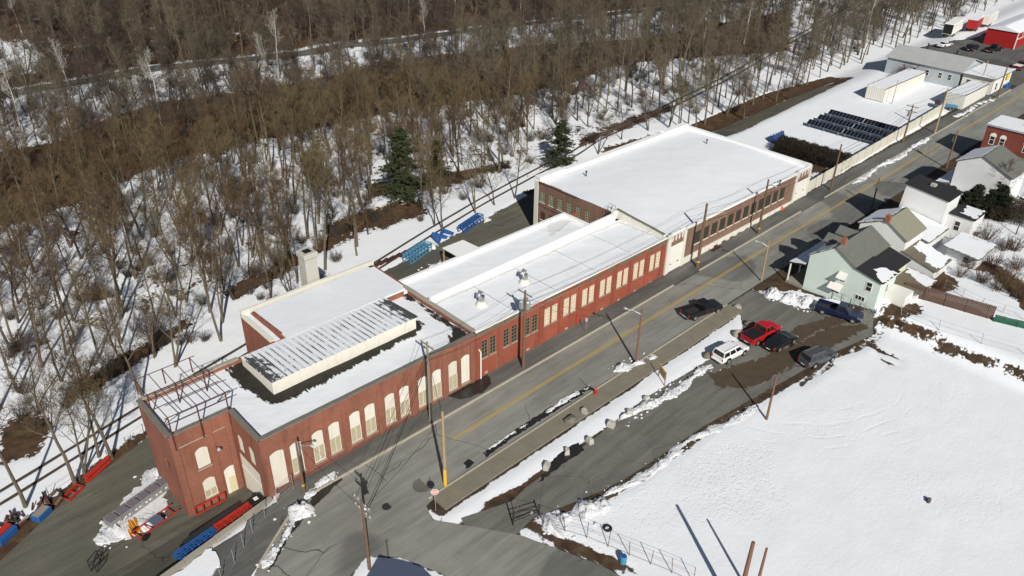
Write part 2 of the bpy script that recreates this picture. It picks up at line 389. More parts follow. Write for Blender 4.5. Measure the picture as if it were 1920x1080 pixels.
BARE.append((G2((1760, 640), (1830, 660), (1920, 690), (1920, 705), (1830, 680), (1755, 655)), .4))
BARE.append((G2((1655, 575), (1720, 565), (1730, 590), (1690, 600), (1655, 590)), .6))
BARE.append(([(175, 50), (215, 50), (222, 53), (330, 60), (330, 74), (262, 73), (240, 74), (222, 82), (205, 78), (204, 60), (175, 53)], .1))  # far car park
BARE.append(([(118, 79), (134, 77.4), (163, 79), (185, 80), (186, 82), (163, 83), (134, 82), (112, 84), (100, 90), (88, 90), (90, 80)], .4))  # access lane
BARE.append(([(119, 62), (136, 71), (137, 58), (133, 57), (128, 56)], .6))
BARE.append(([(108, 91), (112, 84), (134, 82.5), (163, 83.2), (186, 82), (186, 86), (163, 89.5), (134, 89), (112, 93)], .9))
# woodland: sunny banks that have melted off
BARE.append((G2((0, 285), (110, 262), (200, 222), (290, 192), (380, 182), (520, 160), (640, 138), (760, 108), (1010, 84), (1200, 72), (1290, 57), (1480, 18),
                (1480, 95), (1300, 108), (1150, 122), (1060, 160), (960, 182), (780, 200), (640, 232), (480, 265), (320, 302), (190, 360), (60, 412), (-80, 440), (-80, 300)), 1))
far_edge = G2((-60, 172), (0, 165), (300, 118), (640, 78), (1000, 38), (1330, 2))
BARE.append((far_edge+[(700, 200), (700, 700), (-100, 700), (-100, 240)], 1))
for P_ in ([(0, 870), (0, 800), (60, 770), (95, 800), (70, 850)], [(150, 720), (215, 672), (300, 625), (352, 592), (362, 606), (300, 650), (230, 700), (160, 745)],
           [(430, 545), (520, 490), (600, 455), (660, 430), (660, 448), (590, 478), (520, 520), (440, 560)], [(600, 425), (690, 392), (790, 375), (800, 400), (720, 425), (620, 445)],
           [(680, 1000/2.9), (860, 320), (960, 300), (960, 312), (850, 345), (700, 372)], [(1080, 262), (1200, 215), (1260, 195), (1262, 205), (1190, 235), (1090, 275)]):
    BARE.append((G2(*P_), .7))
for P_ in ([(1560, 652), (1600, 640), (1632, 618), (1640, 600), (1644, 601), (1636, 622), (1603, 645), (1562, 657)], [(1555, 668), (1610, 652), (1650, 625), (1660, 606), (1663, 608), (1653, 630), (1612, 657), (1556, 673)], [(1632, 640), (1650, 655), (1690, 672), (1692, 676), (1648, 661), (1628, 645)], [(1640, 665), (1670, 680), (1690, 686), (1668, 686)], [(1500, 720), (1545, 690), (1560, 680), (1562, 684), (1545, 697), (1502, 726)]):
    BARE.append((G2(*P_), .3))
for P_ in ([(1790, 495), (1850, 510), (1900, 555), (1920, 580), (1940, 545), (1880, 500), (1830, 480)], [(1690, 512), (1760, 500), (1805, 540), (1740, 552), (1700, 540)], [(1780, 440), (1830, 450), (1850, 480), (1800, 478)], [(1640, 588), (1700, 600), (1760, 625), (1740, 632), (1660, 606)]):
    BARE.append((G2(*P_), .8))
TRACK = [(-60, 61.5), (-20, 69.8), (2.2, 74.3), (16.8, 77.7), (36, 81.6), (50, 85.4), (66, 89.4), (80, 92.4), (97, 95.2), (118, 97.2), (137, 98.6), (165, 102.2), (196, 107.5), (240, 115), (330, 128)]
CLEAR = G2((-60, 70), (60, 78), (88, 112), (66, 138), (-60, 146))
def fields(X, Y):
    S = np.full(X.shape, 6.); L = np.zeros(X.shape)
    for poly, leaf in BARE:
        d = seg_dist(X, Y, poly); w = (d < S); S = np.where(w, d, S); L = np.where(w & (d < 3), leaf, L)
    L = np.maximum(L, ss((Y-92)/6.)*.9)
    rag = .5 + ss((Y-71)/6.)*1.5*(X < 135) + ss((Y-92)/10.)*2.1
    rag = np.where((X > 116) & (Y > 55) & (Y < 85), 1.8, rag)
    rag = np.where((X > 84) & (Y < 42), 1.7, rag)
    S = np.where(Y > 94, np.clip(S, -3.2, .95), S)
    S = np.where(Y > 222-(X-60)*.25, np.maximum(S, -1.15), S)
    S = np.where(seg_dist(X, Y, CLEAR) < 0, np.maximum(S, 1.3), S)
    return S, L, rag
def put_attr(me, name, a):
    q = me.attributes.new(name, 'FLOAT', 'POINT'); q.data.foreach_set('value', np.asarray(a, np.float32))
def grid_mesh(name, xs, ys, mat, lift=True):
    X, Y = np.meshgrid(xs, ys, indexing='ij'); S, L, rag = fields(X, Y); Z = hgt(X, Y)
    if lift:
        d = np.where(Y > 97, 0., .10*ss(S/.5)); Z = Z+d+np.where(S > .5, .03*fbm(X, Y, .5, 5), 0)
        Z = Z-.05
    nx, ny = len(xs), len(ys); I = np.arange(nx*ny).reshape(nx, ny)
    F = np.stack([I[:-1, :-1], I[1:, :-1], I[1:, 1:], I[:-1, 1:]], -1).reshape(-1, 4)
    me = bpy.data.meshes.new(name); me.vertices.add(nx*ny); me.loops.add(len(F)*4); me.polygons.add(len(F))
    me.vertices.foreach_set('co', np.stack([X, Y, Z], -1).ravel()); me.loops.foreach_set('vertex_index', F.ravel())
    me.polygons.foreach_set('loop_start', np.arange(0, len(F)*4, 4)); me.update(calc_edges=True); me.validate()
    me.materials.append(mat); me.polygons.foreach_set('use_smooth', np.ones(len(F), bool))
    put_attr(me, 'snow', S.ravel()); put_attr(me, 'leaf', L.ravel()); put_attr(me, 'rag', rag.ravel()); return me
xs = np.concatenate([np.arange(-120, -20, 5), np.arange(-20, 125, .5), np.arange(125, 270, 1.), np.arange(270, 700, 8)])
ys = np.concatenate([np.arange(-80, 0, 5), np.arange(0, 110, .5), np.arange(110, 225, 1.2), np.arange(225, 760, 7)])
g_ = link('ground', grid_mesh('ground', xs, ys, ground_m))
tag(g_, 'snowy field, verges and woodland floor with muddy bare patches', 'ground', kind='structure')

def sheet(name, poly, mat, label, cat, lift=.02, step=.6, parent=None, zf=None, snow=None, kind='structure', skirt=0, ragv=None):
    """a paved area laid on the land: fine triangles that carry the snow distance"""
    pts = []
    for i in range(len(poly)):
        a = Vector(poly[i][:2]); b = Vector(poly[(i+1) % len(poly)][:2]); k = max(1, int((b-a).length/step))
        pts += [a.lerp(b, j/k) for j in range(k)]
    n0 = len(pts); x0 = min(p.x for p in pts); x1 = max(p.x for p in pts); y0 = min(p.y for p in pts); y1 = max(p.y for p in pts)
    gx, gy = np.meshgrid(np.arange(x0+step/2, x1, step), np.arange(y0+step/2, y1, step), indexing='ij')
    d = seg_dist(gx, gy, [tuple(p) for p in pts]); ok = d < -step*.4
    allp = pts+[Vector((a, b)) for a, b in zip(gx[ok], gy[ok])]
    r = delaunay_2d_cdt(allp, [], [list(range(n0))], 1, 1e-4)
    P = np.array([(v.x, v.y) for v in r[0]]); X, Y = P[:, 0], P[:, 1]
    S, L, rag = fields(X, Y) if snow is None else snow(X, Y)
    if ragv: rag = np.full(X.shape, ragv)
    Z = (hgt(X, Y) if zf is None else zf(X, Y))+lift
    V = [tuple(p) for p in np.stack([X, Y, Z], -1)]; F = []
    for f in r[2]:
        q = [P[i] for i in f]; ar = sum(q[i][0]*q[(i+1) % len(q)][1]-q[(i+1) % len(q)][0]*q[i][1] for i in range(len(q)))
        F.append(tuple(f) if ar > 0 else tuple(f[::-1]))
    me = bpy.data.meshes.new(name); me.from_pydata(V, [], F)
    put_attr(me, 'snow', S); put_attr(me, 'leaf', L); put_attr(me, 'rag', rag); me.materials.append(mat)
    if skirt:
        bm = bmesh.new(); bm.from_mesh(me); be = [e for e in bm.edges if e.is_boundary]
        ex = bmesh.ops.extrude_edge_only(bm, edges=be)
        for v in [g for g in ex['geom'] if isinstance(g, bmesh.types.BMVert)]: v.co.z -= skirt
        bm.to_mesh(me); bm.free()
    if parent is not None: 
        q = parent
        while q.parent: q = q.parent
        me.transform(Matrix.Translation(-q.location))
    o = link(name, me, parent)
    if parent is None: tag(o, label, cat, kind=kind)
    return o
no_snow = lambda X, Y: (np.full(X.shape, -9.), np.zeros(X.shape), np.zeros(X.shape))
sheet('road', ROAD_MAIN, road_m, 'grey asphalt street with side road and bend', 'road', .02, 1.5, snow=no_snow, zf=lambda X, Y: K*(np.clip(X, -60, 330)-20))
sheet('parking_lot', LOT, lot_m, 'worn asphalt parking lot with muddy edges', 'parking lot', .012, .8, snow=no_snow)
sheet('yard', YARD, yard_m, 'sunken factory yard of brown-grey asphalt', 'yard', .02, 1.2, snow=no_snow)
sheet('access_lane', [(90, 81), (100, 84), (118, 79.0), (134, 77.3), (163, 78.8), (176, 79.8), (176, 82.6), (163, 83.2), (134, 82.6), (112, 85), (98, 90.5), (90, 90)], yard_m, 'narrow lane behind the big warehouse', 'lane', .05, 1.2, snow=no_snow)
sheet('far_lot', [(204, 51), (330, 52), (330, 73), (262, 72), (240, 73), (222, 81), (207, 77)], walk_m, 'dark wet car park beside the red shed', 'car park', .02, 2, snow=no_snow)
# woodland road far behind
fr = G2((-60, 180), (0, 185), (300, 133), (640, 92), (1000, 47), (1330, 11), (1500, -10)); fb = G2((1500, -16), (1330, 5), (1000, 40), (640, 83), (300, 122), (0, 173), (-60, 168))
sheet('woodland_road', fr+fb, walk_m, 'dark road running through the woods', 'road', .12, 2.5, snow=no_snow)
# pavements: raised sheets with kerbs
NW = [(21.2, 51.05), (23.4, 51.5), (27, 51.42), (60, 51.2), (116, 51.1), (116, 53.64), (22.5, 53.60), (20.3, 53.3), (8.6, 51.3), (3, 44.2), (10, 43.9), (15.6, 47.3)]
sheet('north_pavement', NW, walk_m, 'dark asphalt pavement along the factory fronts', 'pavement', .15, 1.0, snow=no_snow, skirt=.2)
sheet('north_pavement', [(116.01, 51.1), (200, 50.9), (203, 53.2), (116.01, 53.64)], walk_m, 'dark pavement beside the cream compound fence', 'pavement', .15, 1.0, snow=no_snow, skirt=.2)
# south pavement: separate concrete flags
sp = bpy.data.objects.new('south_pavement', None); COL.objects.link(sp); sp.location = (30, 41.2, H1(30, 41.2))
tag(sp, 'cracked concrete pavement of large slabs beside the snow strip', 'pavement', kind='structure')
flag_m = plain('pavement_concrete', (.20, .18, .135), .92, .35, .7)
x = 31.2; i = 0
while x < 79:
    w = 1.75+RND.uniform(-.25, .25)
    for r_ in ((41.28, 42.3), (42.325, 43.32)):
        mb = MB(); e = .012; y0, y1 = r_; x1 = min(x+w-.025, 79.2); dz = RND.uniform(-.012, .02)
        xa = x if not (i == 0 and r_[0] > 42) else x
        for_z = lambda a, b: H1(a, b)+.14+dz
        t = [(xa, y0), (x1, y0), (x1, y1), (xa, y1)]
        mb.rings([[(a, b, for_z(a, b)-.2) for a, b in t], [(a, b, for_z(a, b)-e) for a, b in t], [(a+(e if a == xa else -e), b+(e if b == y0 else -e), for_z(a, b)) for a, b in t]])
        mb.build('slab', flag_m, sp, True)
    x += w; i += 1
def kerb(pts, label, w=.2, h=.17, seg=2.4):
    root = bpy.data.objects.new('kerb', None); COL.objects.link(root); p0 = pts[0]; root.location = (p0[0], p0[1], H1(*p0)); tag(root, label, 'kerb', kind='structure')
    for i in range(len(pts)-1):
        a = Vector(pts[i]); b = Vector(pts[i+1]); k = max(1, round((b-a).length/seg))
        for j in range(k):
            p = a.lerp(b, j/k); q = a.lerp(b, (j+1)/k); d = (q-p).normalized(); n = Vector((-d.y, d.x))*w/2; p = p+d*.008; q = q-d*.008
            t = [p-n, q-n, q+n, p+n]; dz = RND.uniform(-.012, .012); mb = MB()
            mb.rings([[(c.x, c.y, H1(c.x, c.y)+z+dz) for c in t] for z in (-.1, h-.015)]+[[((c*.94+(p+q)/2*.06).x, (c*.94+(p+q)/2*.06).y, H1(c.x, c.y)+h+dz) for c in t]])
            mb.build('kerb_stone', kerb_m, root, True)
kerb([(15.6, 47.18), (18.3, 49.05), (21.2, 50.92), (23.3, 51.38), (27, 51.32), (60, 51.1), (78, 51.06)], 'pale kerb along the pavement of the brick factories')
kerb([(83.8, 51.05), (110.5, 51.0)], 'pale kerb in front of the big white-roofed warehouse')
kerb([(118, 51.0), (160, 50.85), (200, 50.8)], 'pale kerb beside the cream compound fence')
kerb([(30.9, 43.42), (33, 43.42), (60, 43.46), (79.2, 43.46)], 'pale kerb beside the snow strip')
# painted centre line
yl = plain('road_line_yellow', (.48, .31, .045), .8, .25, 1.5)
cl = bpy.data.objects.new('centre_line', None); COL.objects.link(cl); cl.location = (37.6, 48.1, H1(37.6, 48.1)); tag(cl, 'double yellow line along the middle of the street', 'road marking', kind='structure')
for dy in (-.13, .13):
    x = 37.6; mb = MB()
    cy = lambda x: 48.12+.12*math.sin((x-37)*.03)
    while x < 240:
        x1 = min(x+4, 240); mb.quad((x, cy(x)+dy-.055, H1(x, 48)+.026), (x1, cy(x1)+dy-.055, H1(x1, 48)+.026), (x1, cy(x1)+dy+.055, H1(x1, 48)+.026), (x, cy(x)+dy+.055, H1(x, 48)+.026)); x = x1
    mb.build('line', yl, cl, True)
# wet dark patches of meltwater (thin sheets on the street)
wet_m = plain('wet_asphalt', (.022, .021, .019), .35, .35, 1.2, 0, .5)
def ragged(poly, amp=.15, step=.25, seed=1):
    rr = random.Random(seed); out = []
    for i in range(len(poly)):
        a = Vector(poly[i]); b = Vector(poly[(i+1) % len(poly)]); k = max(1, int((b-a).length/step))
        for j in range(k):
            p = a.lerp(b, j/k); out.append((p.x+rr.uniform(-amp, amp), p.y+rr.uniform(-amp, amp)))
    return out
def wet(pxs, label, lift=.028, amp=.1, seed=1):
    sheet('puddle', ragged(G2(*pxs), amp, .3, seed), wet_m, label, 'puddle', lift, 2, snow=no_snow)
wet([(905, 850), (965, 808), (968, 817), (912, 858)], 'dark wet strip in the gutter beside the kerb', seed=2)
wet([(965, 806), (1030, 765), (1105, 722), (1108, 730), (1035, 775), (968, 817)], 'long dark wet strip of melted snow in the gutter', seed=3)
wet([(868, 868), (878, 860), (888, 868), (876, 880)], 'small dark wet spot on the street by the kerb', seed=4)
wet([(835, 745), (880, 722), (915, 705), (922, 722), (905, 738), (868, 752)], 'wet stain below the white downpipe', .19, seed=5)
wet([(1050, 845), (1085, 830), (1095, 845), (1050, 875), (1010, 905), (1025, 880)], 'dark meltwater patch beside the concrete blocks', .03, .12, 6)
wet([(600, 915), (640, 890), (640, 900), (590, 950), (540, 1010), (515, 1060), (500, 1075), (530, 1000)], 'dark wet gutter along the bend of the street', seed=7)
mud_m = plain('lot_mud', (.075, .055, .034), .8, .5, .9, 0, .3)
def mud(pxs, label, seed): sheet('mud_patch', ragged(G2(*pxs), .35, .35, seed), mud_m, label, 'mud', .024, 2, snow=no_snow)
mud([(1330, 700), (1375, 685), (1430, 672), (1500, 640), (1560, 612), (1640, 600), (1600, 632), (1540, 660), (1480, 690), (1440, 712), (1390, 730), (1340, 725)], 'brown mud spread behind the parked cars', 8)
mud([(1270, 845), (1330, 800), (1400, 757), (1450, 722), (1420, 748), (1340, 805), (1290, 842)], 'brown mud along the snow side of the lot', 18)
mud([(1120, 938), (1180, 895), (1250, 850), (1262, 858), (1190, 905), (1135, 945)], 'dark mud beside the snow heap of the lot', 28)
mud([(1455, 640), (1500, 610), (1560, 592), (1590, 602), (1530, 622), (1480, 650)], 'brown mud in front of the dark blue pickup', 38)
wet([(730, 790), (770, 765), (775, 770), (735, 800)], 'dark wet streak along the factory kerb', .03, .08, 9)
# manhole covers and repair patch
for px, lab in (((725, 950), 'round iron manhole cover in the junction'), ((792, 910), 'round dark asphalt patch in the street')):
    p = G(*px); mb = MB(); rr_ = .45 if px[0] < 760 else .95; mb.lathe(p.x, p.y, [(rr_, p.z+.02), (rr_, p.z+.027), (rr_*.85, p.z+.029), (rr_*.83, p.z+.026)], 20)
    o = mb.build('manhole_cover' if px[0] < 760 else 'road_patch', dark_s if px[0] < 760 else walk_m, None); tag(o, lab, 'manhole' if px[0] < 760 else 'patch')
# railway
trk = thing('railway_track', 'single railway track with dark rails crossing the snow behind the factory', 'railway', (TRACK[4][0], TRACK[4][1], H1(*TRACK[4])))
rail_m = plain('rusty_rail', (.045, .03, .024), .7, .3, 3); bal_m = plain('dark_ballast', (.085, .065, .05), .95, .5, 4); tie_m = plain('railway_tie', (.06, .045, .035), .95, .3, 3)
tp = []
for i in range(len(TRACK)-1):
    a = Vector(TRACK[i]); b = Vector(TRACK[i+1]); k = max(1, int((b-a).length/3)); tp += [a.lerp(b, j/k) for j in range(k)]
tp = [tp[0]]+[(tp[i-1]+tp[i]*2+tp[i+1])/4 for i in range(1, len(tp)-1)]+[tp[-1]]
def strip(mb, off, w, z0, z1):
    rs = []
    for i, p in enumerate(tp):
        d = (tp[min(i+1, len(tp)-1)]-tp[max(i-1, 0)]).normalized(); n = Vector((-d.y, d.x)); c = p+n*off; z = H1(p.x, p.y)
        rs.append([(c.x-n.x*w, c.y-n.y*w, z+z0), (c.x+n.x*w, c.y+n.y*w, z+z0), (c.x+n.x*w*.6, c.y+n.y*w*.6, z+z1), (c.x-n.x*w*.6, c.y-n.y*w*.6, z+z1)])
    return mb.rings(rs)
for s in (-1, 1):
    strip(MB(), s*.85, .26, -.05, .10).build('ballast_strip', bal_m, trk, True); strip(MB(), s*.85, .07, .09, .24).build('rail', rail_m, trk, True)
# ------------------------------------------------------------------ roofs: grid sheet with snow distance
def roof_sheet(parent, name, poly, z, mat, bare=(), step=.35, rag=1., zf=None, thick=0.):
    def sn(X, Y):
        S = np.full(X.shape, 3.)
        for b in bare: S = np.minimum(S, seg_dist(X, Y, b))
        return S, 0*X, np.full(X.shape, rag)
    zz = zf or (lambda X, Y: z+.05*fbm(X, Y, .6, 3))
    return sheet(name, poly, mat, None, None, 0, step, parent, zz, sn, skirt=thick)
roof_snow_m = snow_over('snow_on_black_roof', lambda m: (m.mix(m.noise(1.3, 5, .6), (.012, .011, .010), (.05, .045, .035)), m.noise(5, 3)), .55, (1, .30, 1), .7, 2.6)
def coping(parent, pts, z, w=.42, h=.14, seg=1.15, mat=None, zl=None, name='coping_stone'):
    for i in range(len(pts)-1):
        a = Vector(pts[i]); b = Vector(pts[i+1]); L = (b-a).length; k = max(1, round(L/seg))
        z0 = zl[i] if zl else z; z1 = zl[i+1] if zl else z
        for j in range(k):
            p = a.lerp(b, j/k); q = a.lerp(b, (j+1)/k); d = (q-p).normalized(); n = Vector((-d.y, d.x))*w/2; p = p+d*.01; q = q-d*.01
            za = z0+(z1-z0)*j/k; zb = z0+(z1-z0)*(j+1)/k; dz = RND.uniform(-.018, .018)
            MB().rings([[(p-n).to_tuple()+(za+dz,), (q-n).to_tuple()+(zb+dz,), (q+n).to_tuple()+(zb+dz,), (p+n).to_tuple()+(za+dz,)],
                        [(p-n).to_tuple()+(za+h+dz-.03,), (q-n).to_tuple()+(zb+h+dz-.03,), (q+n).to_tuple()+(zb+h+dz-.03,), (p+n).to_tuple()+(za+h+dz-.03,)],
                        [(p-n*.9).to_tuple()+(za+h+dz,), (q-n*.9).to_tuple()+(zb+h+dz,), (q+n*.9).to_tuple()+(zb+h+dz,), (p+n*.9).to_tuple()+(za+h+dz,)]]).build(name, mat or coping_m, parent, True)

# ================================================================== A: arched red brick factory with tower wing
AX0, AX1, AY0, AY1 = 20.1, 45.35, 53.62, 66.5
TX0, TY0 = 14.4, 59.4
ZR = 6.5; ZP = 6.95
A = thing('brick_factory', 'red brick factory with boarded arched windows and snowy flat roof with cream rooftop monitor', 'factory', (AX0, AY0, 0))
CEN = [21.55, 23.45, 25.75, 27.55, 29.9, 31.65, 34.05, 35.85, 38.2, 40.05, 42.25, 44.0]
WW, SILL, SPR, APX = 1.2, 1.13, 4.6, 4.84
wallA = MB()
holes = []
for i, c in enumerate(CEN):
    if i == 0: holes.append(arch(c-AX0, 1.45, .62, 4.66, 4.94))
    else: holes.append(arch(c-AX0, WW, SILL, SPR, APX))
facade(wallA, (AX0, AY0, 0), (1, 0, 0), (0, -1, 0), [(0, -.4), (AX1-AX0, -.1), (AX1-AX0, ZP), (0, ZP)], holes, .16)
# west return wall with big cream panelled opening and two small windows
facade(wallA, (AX0, TY0, 0), (0, -1, 0), (-1, 0, 0), [(0, -3.2), (TY0-AY0, -3.2), (TY0-AY0, ZP), (0, ZP)],
       [rect(.5, 4.6, -2.85, 2.15), arch(1.45, 1.0, 2.75, 4.5, 4.8), arch(3.65, 1.0, 2.75, 4.5, 4.8)], .16)
# tower front and west end, backs
TH = [arch(16.9-TX0, 1.25, 1.9, 3.95, 4.3), arch(16.9-TX0, 1.25, -1.9, .15, .5), arch(19.1-TX0, 1.35, -2.75, .25, .6)]
facade(wallA, (TX0, TY0, 0), (1, 0, 0), (0, -1, 0), [(0, -3.3), (AX0-TX0, -3.3), (AX0-TX0, ZP), (0, ZP)], TH, .16)
facade(wallA, (TX0, AY1, 0), (0, -1, 0), (-1, 0, 0), [(0, -3.3), (AY1-TY0, -3.3), (AY1-TY0, ZP), (0, ZP)], [arch(4.6, .9, 1.2, 2.6, 2.85)], .16)
wallA.quad((TX0, AY1, -3.3), (TX0, AY1, ZP), (AX1, AY1, ZP), (AX1, AY1, -3.3))
wallA.quad((AX1, AY0, -.2), (AX1, AY1, -3), (AX1, AY1, ZP), (AX1, AY0, ZP))
# inner faces of the parapet
for a, b in (((AX0+.3, AY0+.3), (AX1-.02, AY0+.3)), ((AX0+.3, TY0+.3), (AX0+.3, AY0+.3)), ((TX0+.3, TY0+.3), (AX0+.3, TY0+.3)), ((TX0+.3, AY1-.3), (TX0+.3, TY0+.3)), ((AX1, AY1-.3), (TX0+.3, AY1-.3))):
    wallA.quad((*a, ZP), (*b, ZP), (*b, ZR-.2), (*a, ZR-.2))
wA = wallA.build('wall', brickA, A, True)
# pilasters and corbelled panel heads, butted on the wall
for x in (20.42, 24.6, 28.75, 32.85, 36.98, 41.15, 45.0):
    MB().box(x-.3, x+.3, AY0-.10, AY0-.002, -.3, 6.3).build('pilaster', brickA, A, True)
px_ = [20.42, 24.6, 28.75, 32.85, 36.98, 41.15, 45.0]
for i in range(6):
    m_ = MB(); m_.box(px_[i]+.302, px_[i+1]-.302, AY0-.05, AY0-.003, 5.95, 6.06).box(px_[i]+.302, px_[i+1]-.302, AY0-.09, AY0-.003, 6.062, 6.30); m_.build('corbel_course', brickA, A, True)
MB().box(AX0, AX1-.02, AY0-.12, AY0-.003, 6.302, 6.92).build('frieze', brickA, A, True)
MB().box(AX0+.9, AX1-.02, AY0-.16, AY0-.003, -.3, .55).build('plinth', plain('plinth_brick', (.16, .075, .055), .9, .25, 1.2), A, True)
for x in (14.75, 17.95, 19.75): MB().box(x-.28, x+.28, TY0-.09, TY0-.002, -3.2, 6.9).build('pilaster', brickA, A, True)
MB().box(15.03, 17.67, TY0-.05, TY0-.003, 5.3, 5.4).build('string_course', conc, A, True)
MB().box(18.24, 19.46, TY0-.05, TY0-.003, 5.3, 5.4).build('string_course', conc, A, True)
# windows
slat = cream_d
def poly_panel(mb, o, u, nrm, poly, d, thick=.04):
    o = Vector(o); u = Vector(u); n = Vector(nrm)
    f = [o+u*a+Vector((0, 0, b))-n*d for a, b in poly]; mb.rings([[p-n*thick for p in f], f])
def arch_window(c, base, y, split, w=WW, sill=SILL, spr=SPR, apx=APX, parent=None):
    win = MB(); poly_panel(win, (c, y, 0), (1, 0, 0), (0, -1, 0), [(-w/2+.01, split)]+[(w/2-.01, split)]+[(a, b) for a, b in arch(0, w-.02, split, spr, apx-.01)[2:]], .06)
    wn = win.build('window', cream, parent, True)
    if split > sill+.3:
        g = MB(); g.box(c-w/2+.01, c+w/2-.01, y+.085, y+.12, sill, split-.02)
        for k in range(9):
            xx = c-w/2+.08+k*(w-.16)/8; g.box(xx-.03, xx+.03, y+.055, y+.083, sill+.08, split-.06)
        g.build('grille', slat, wn, True)
        f = MB(); f.box(c-w/2, c+w/2, y+.03, y+.052, sill+.0, sill+.10).box(c-w/2, c-w/2+.07, y+.03, y+.052, sill+.102, split-.02).box(c+w/2-.07, c+w/2, y+.03, y+.052, sill+.102, split-.02).box(c-.035, c+.035, y+.03, y+.052, sill+.102, split-.02)
        f.build('frame', cream, wn, True)
    MB().box(c-w/2-.08, c+w/2+.08, y-.09, y+.02, sill-.13, sill-.005).build('sill', conc, wn, True)
for i, c in enumerate(CEN):
    if i == 0:
        d = MB(); poly_panel(d, (c, AY0, 0), (1, 0, 0), (0, -1, 0), arch(0, 1.43, .62, 4.65, 4.93), .06); d.build('door', cream, A, True)
    else: arch_window(c, 0, AY0, SILL+.05 if i == 11 else 2.96, parent=A)
arch_window(16.9, 0, TY0, 1.95, 1.25, 1.9, 3.95, 4.3, A); arch_window(16.9, 0, TY0, -1.0, 1.25, -1.9, .15, .5, A)
d = MB(); poly_panel(d, (19.1, TY0, 0), (1, 0, 0), (0, -1, 0), arch(0, 1.33, -2.75, .25, .59), .05); dd = d.build('door', cream, A, True)
MB().box(18.75, 19.5, TY0+.02, TY0+.045, -2.7, -.75).build('door_leaf', plain('pale_yellow_door', (.62, .55, .36), .6, .08, 1), dd, True)
for k in (1.45, 3.65):
    w_ = MB(); poly_panel(w_, (AX0, TY0-k, 0), (0, -1, 0), (-1, 0, 0), arch(0, .98, 2.75, 4.5, 4.79), .06); w_.build('window', cream, A, True)
bd = MB(); bd.box(AX0+.05, AX0+.10, TY0-4.6, TY0-.5, -2.85, 2.15); bw = bd.build('loading_door', cream, A, True)
for k in range(5): MB().box(AX0+.01, AX0+.048, TY0-.5-(k+1)*.82+.02, TY0-.5-k*.82-.02, -2.8, .2).build('panel', cream, bw, True)
MB().box(AX0+.005, AX0+.048, TY0-4.6, TY0-.5, .25, .5).build('lintel', offwhite, bw, True)
# roof, snow, coping
pent = [(24.6, 59.2), (41.75, 59.2), (41.75, 66.5), (24.6, 66.5)]
bare = [[(23.7, 58.2), (25, 57.55), (30, 57.75), (36, 58.2), (41.8, 58.5), (42.9, 59.3), (42.8, 60.6), (41.5, 61), (41.5, 66.4), (24.5, 66.4), (23.2, 66.3), (22.9, 63)], [(42.6, 54.3), (45.3, 53.9), (45.3, 66.4), (44.75, 66.4), (44.8, 57)]]
roof_sheet(A, 'roof', [(AX0+.3, AY0+.3), (AX1, AY0+.3), (AX1, AY1-.3), (TX0+.3, AY1-.3), (TX0+.3, TY0+.3), (AX0+.3, TY0+.3)], ZR, roof_snow_m, bare, .3, 2.1)
coping(A, [(TX0+.12, AY1-.1), (TX0+.12, TY0+.12), (AX0+.15, TY0+.12)], ZP, .5)
coping(A, [(AX0+.15, TY0-.15), (AX0+.15, AY0+.1), (AX1-.1, AY0+.1)], ZP, .5)
coping(A, [(TX0+.12, AY1-.15), (24.5, AY1-.15)], ZP, .5, mat=conc)
# cream rooftop monitor with ribbed roof
pz = 8.12
mo = MB(); mo.rings([[(24.62, 59.2, ZR-.1), (41.72, 59.2, ZR-.1), (41.72, 65.6, ZR-.1), (24.62, 65.6, ZR-.1)], [(24.62, 59.2, pz-.02), (41.72, 59.2, pz-.02), (41.72, 65.6, 7.5), (24.62, 65.6, 7.5)]]); mon = mo.build('monitor', cream, A, True)
MB().box(24.55, 41.8, 59.12, 59.195, pz-.14, pz+.0).build('fascia', plain('dark_fascia', (.06, .055, .05), .8, .3, 2), mon, True)
def rib_mat():
    m = NT('ribbed_roof_with_patchy_snow'); x, y, z = m.sep(m.pos()); sc, sh = snow_nodes(m)
    r = m.math('ABSOLUTE', m.math('SUBTRACT', m.math('FRACT', m.math('MULTIPLY', x, 1.55)), .5)); rib = m.math('SUBTRACT', 1., m.step(r, .03, .16))
    n = m.noise(1.1, 5, .65, m.pos(sc=(1.6, .55, 1))); n2 = m.noise(.28, 3, .5); n3 = m.noise(4, 4, .6)
    e = m.math('ADD', m.math('MULTIPLY', rib, .20), m.math('ADD', m.math('MULTIPLY', n, .60), m.math('MULTIPLY', n2, .30)))
    edge = m.math('MULTIPLY', m.math('SUBTRACT', 1., m.step(m.math('SUBTRACT', x, 24.5), .3, 3.2)), .20)
    edge2 = m.math('MULTIPLY', m.step(x, 39.3, 41.6), .22)
    top = m.math('MULTIPLY', m.step(y, 64.2, 65.6), -.25)
    e = m.math('ADD', m.math('ADD', e, m.math('ADD', edge, edge2)), m.math('ADD', m.math('MULTIPLY', n3, .28), top))
    k = m.step(e, .73, .77)
    return m.out(m.mix(k, sc, m.mix(n3, (.035, .035, .036), (.12, .12, .118))), .6, m.math('SUBTRACT', sh, k), .6, .06)
rib_m = rib_mat()
# ribs as geometry: seam every 0.645 m
rs_ = MB(); N_ = 27
for i in range(N_):
    xa = 24.5+i*.645; xb = min(xa+.645, 41.95)
    for (u0, u1, h0, h1) in ((xa, xa+.05, .0, .03), (xa+.05, xa+.11, .03, .03), (xa+.11, xa+.16, .03, .0), (xa+.16, xb, 0, 0)):
        rs_.quad((u0, 58.95, pz+.02+h0), (u1, 58.95, pz+.02+h1), (u1, 65.5, 7.62+h1), (u0, 65.5, 7.62+h0))
rs_.quad((24.5, 58.95, pz-.02), (24.5, 65.5, 7.58), (41.9, 65.5, 7.58), (41.9, 58.95, pz-.02))
rs_.build('ribbed_roof', rib_m, A, True)
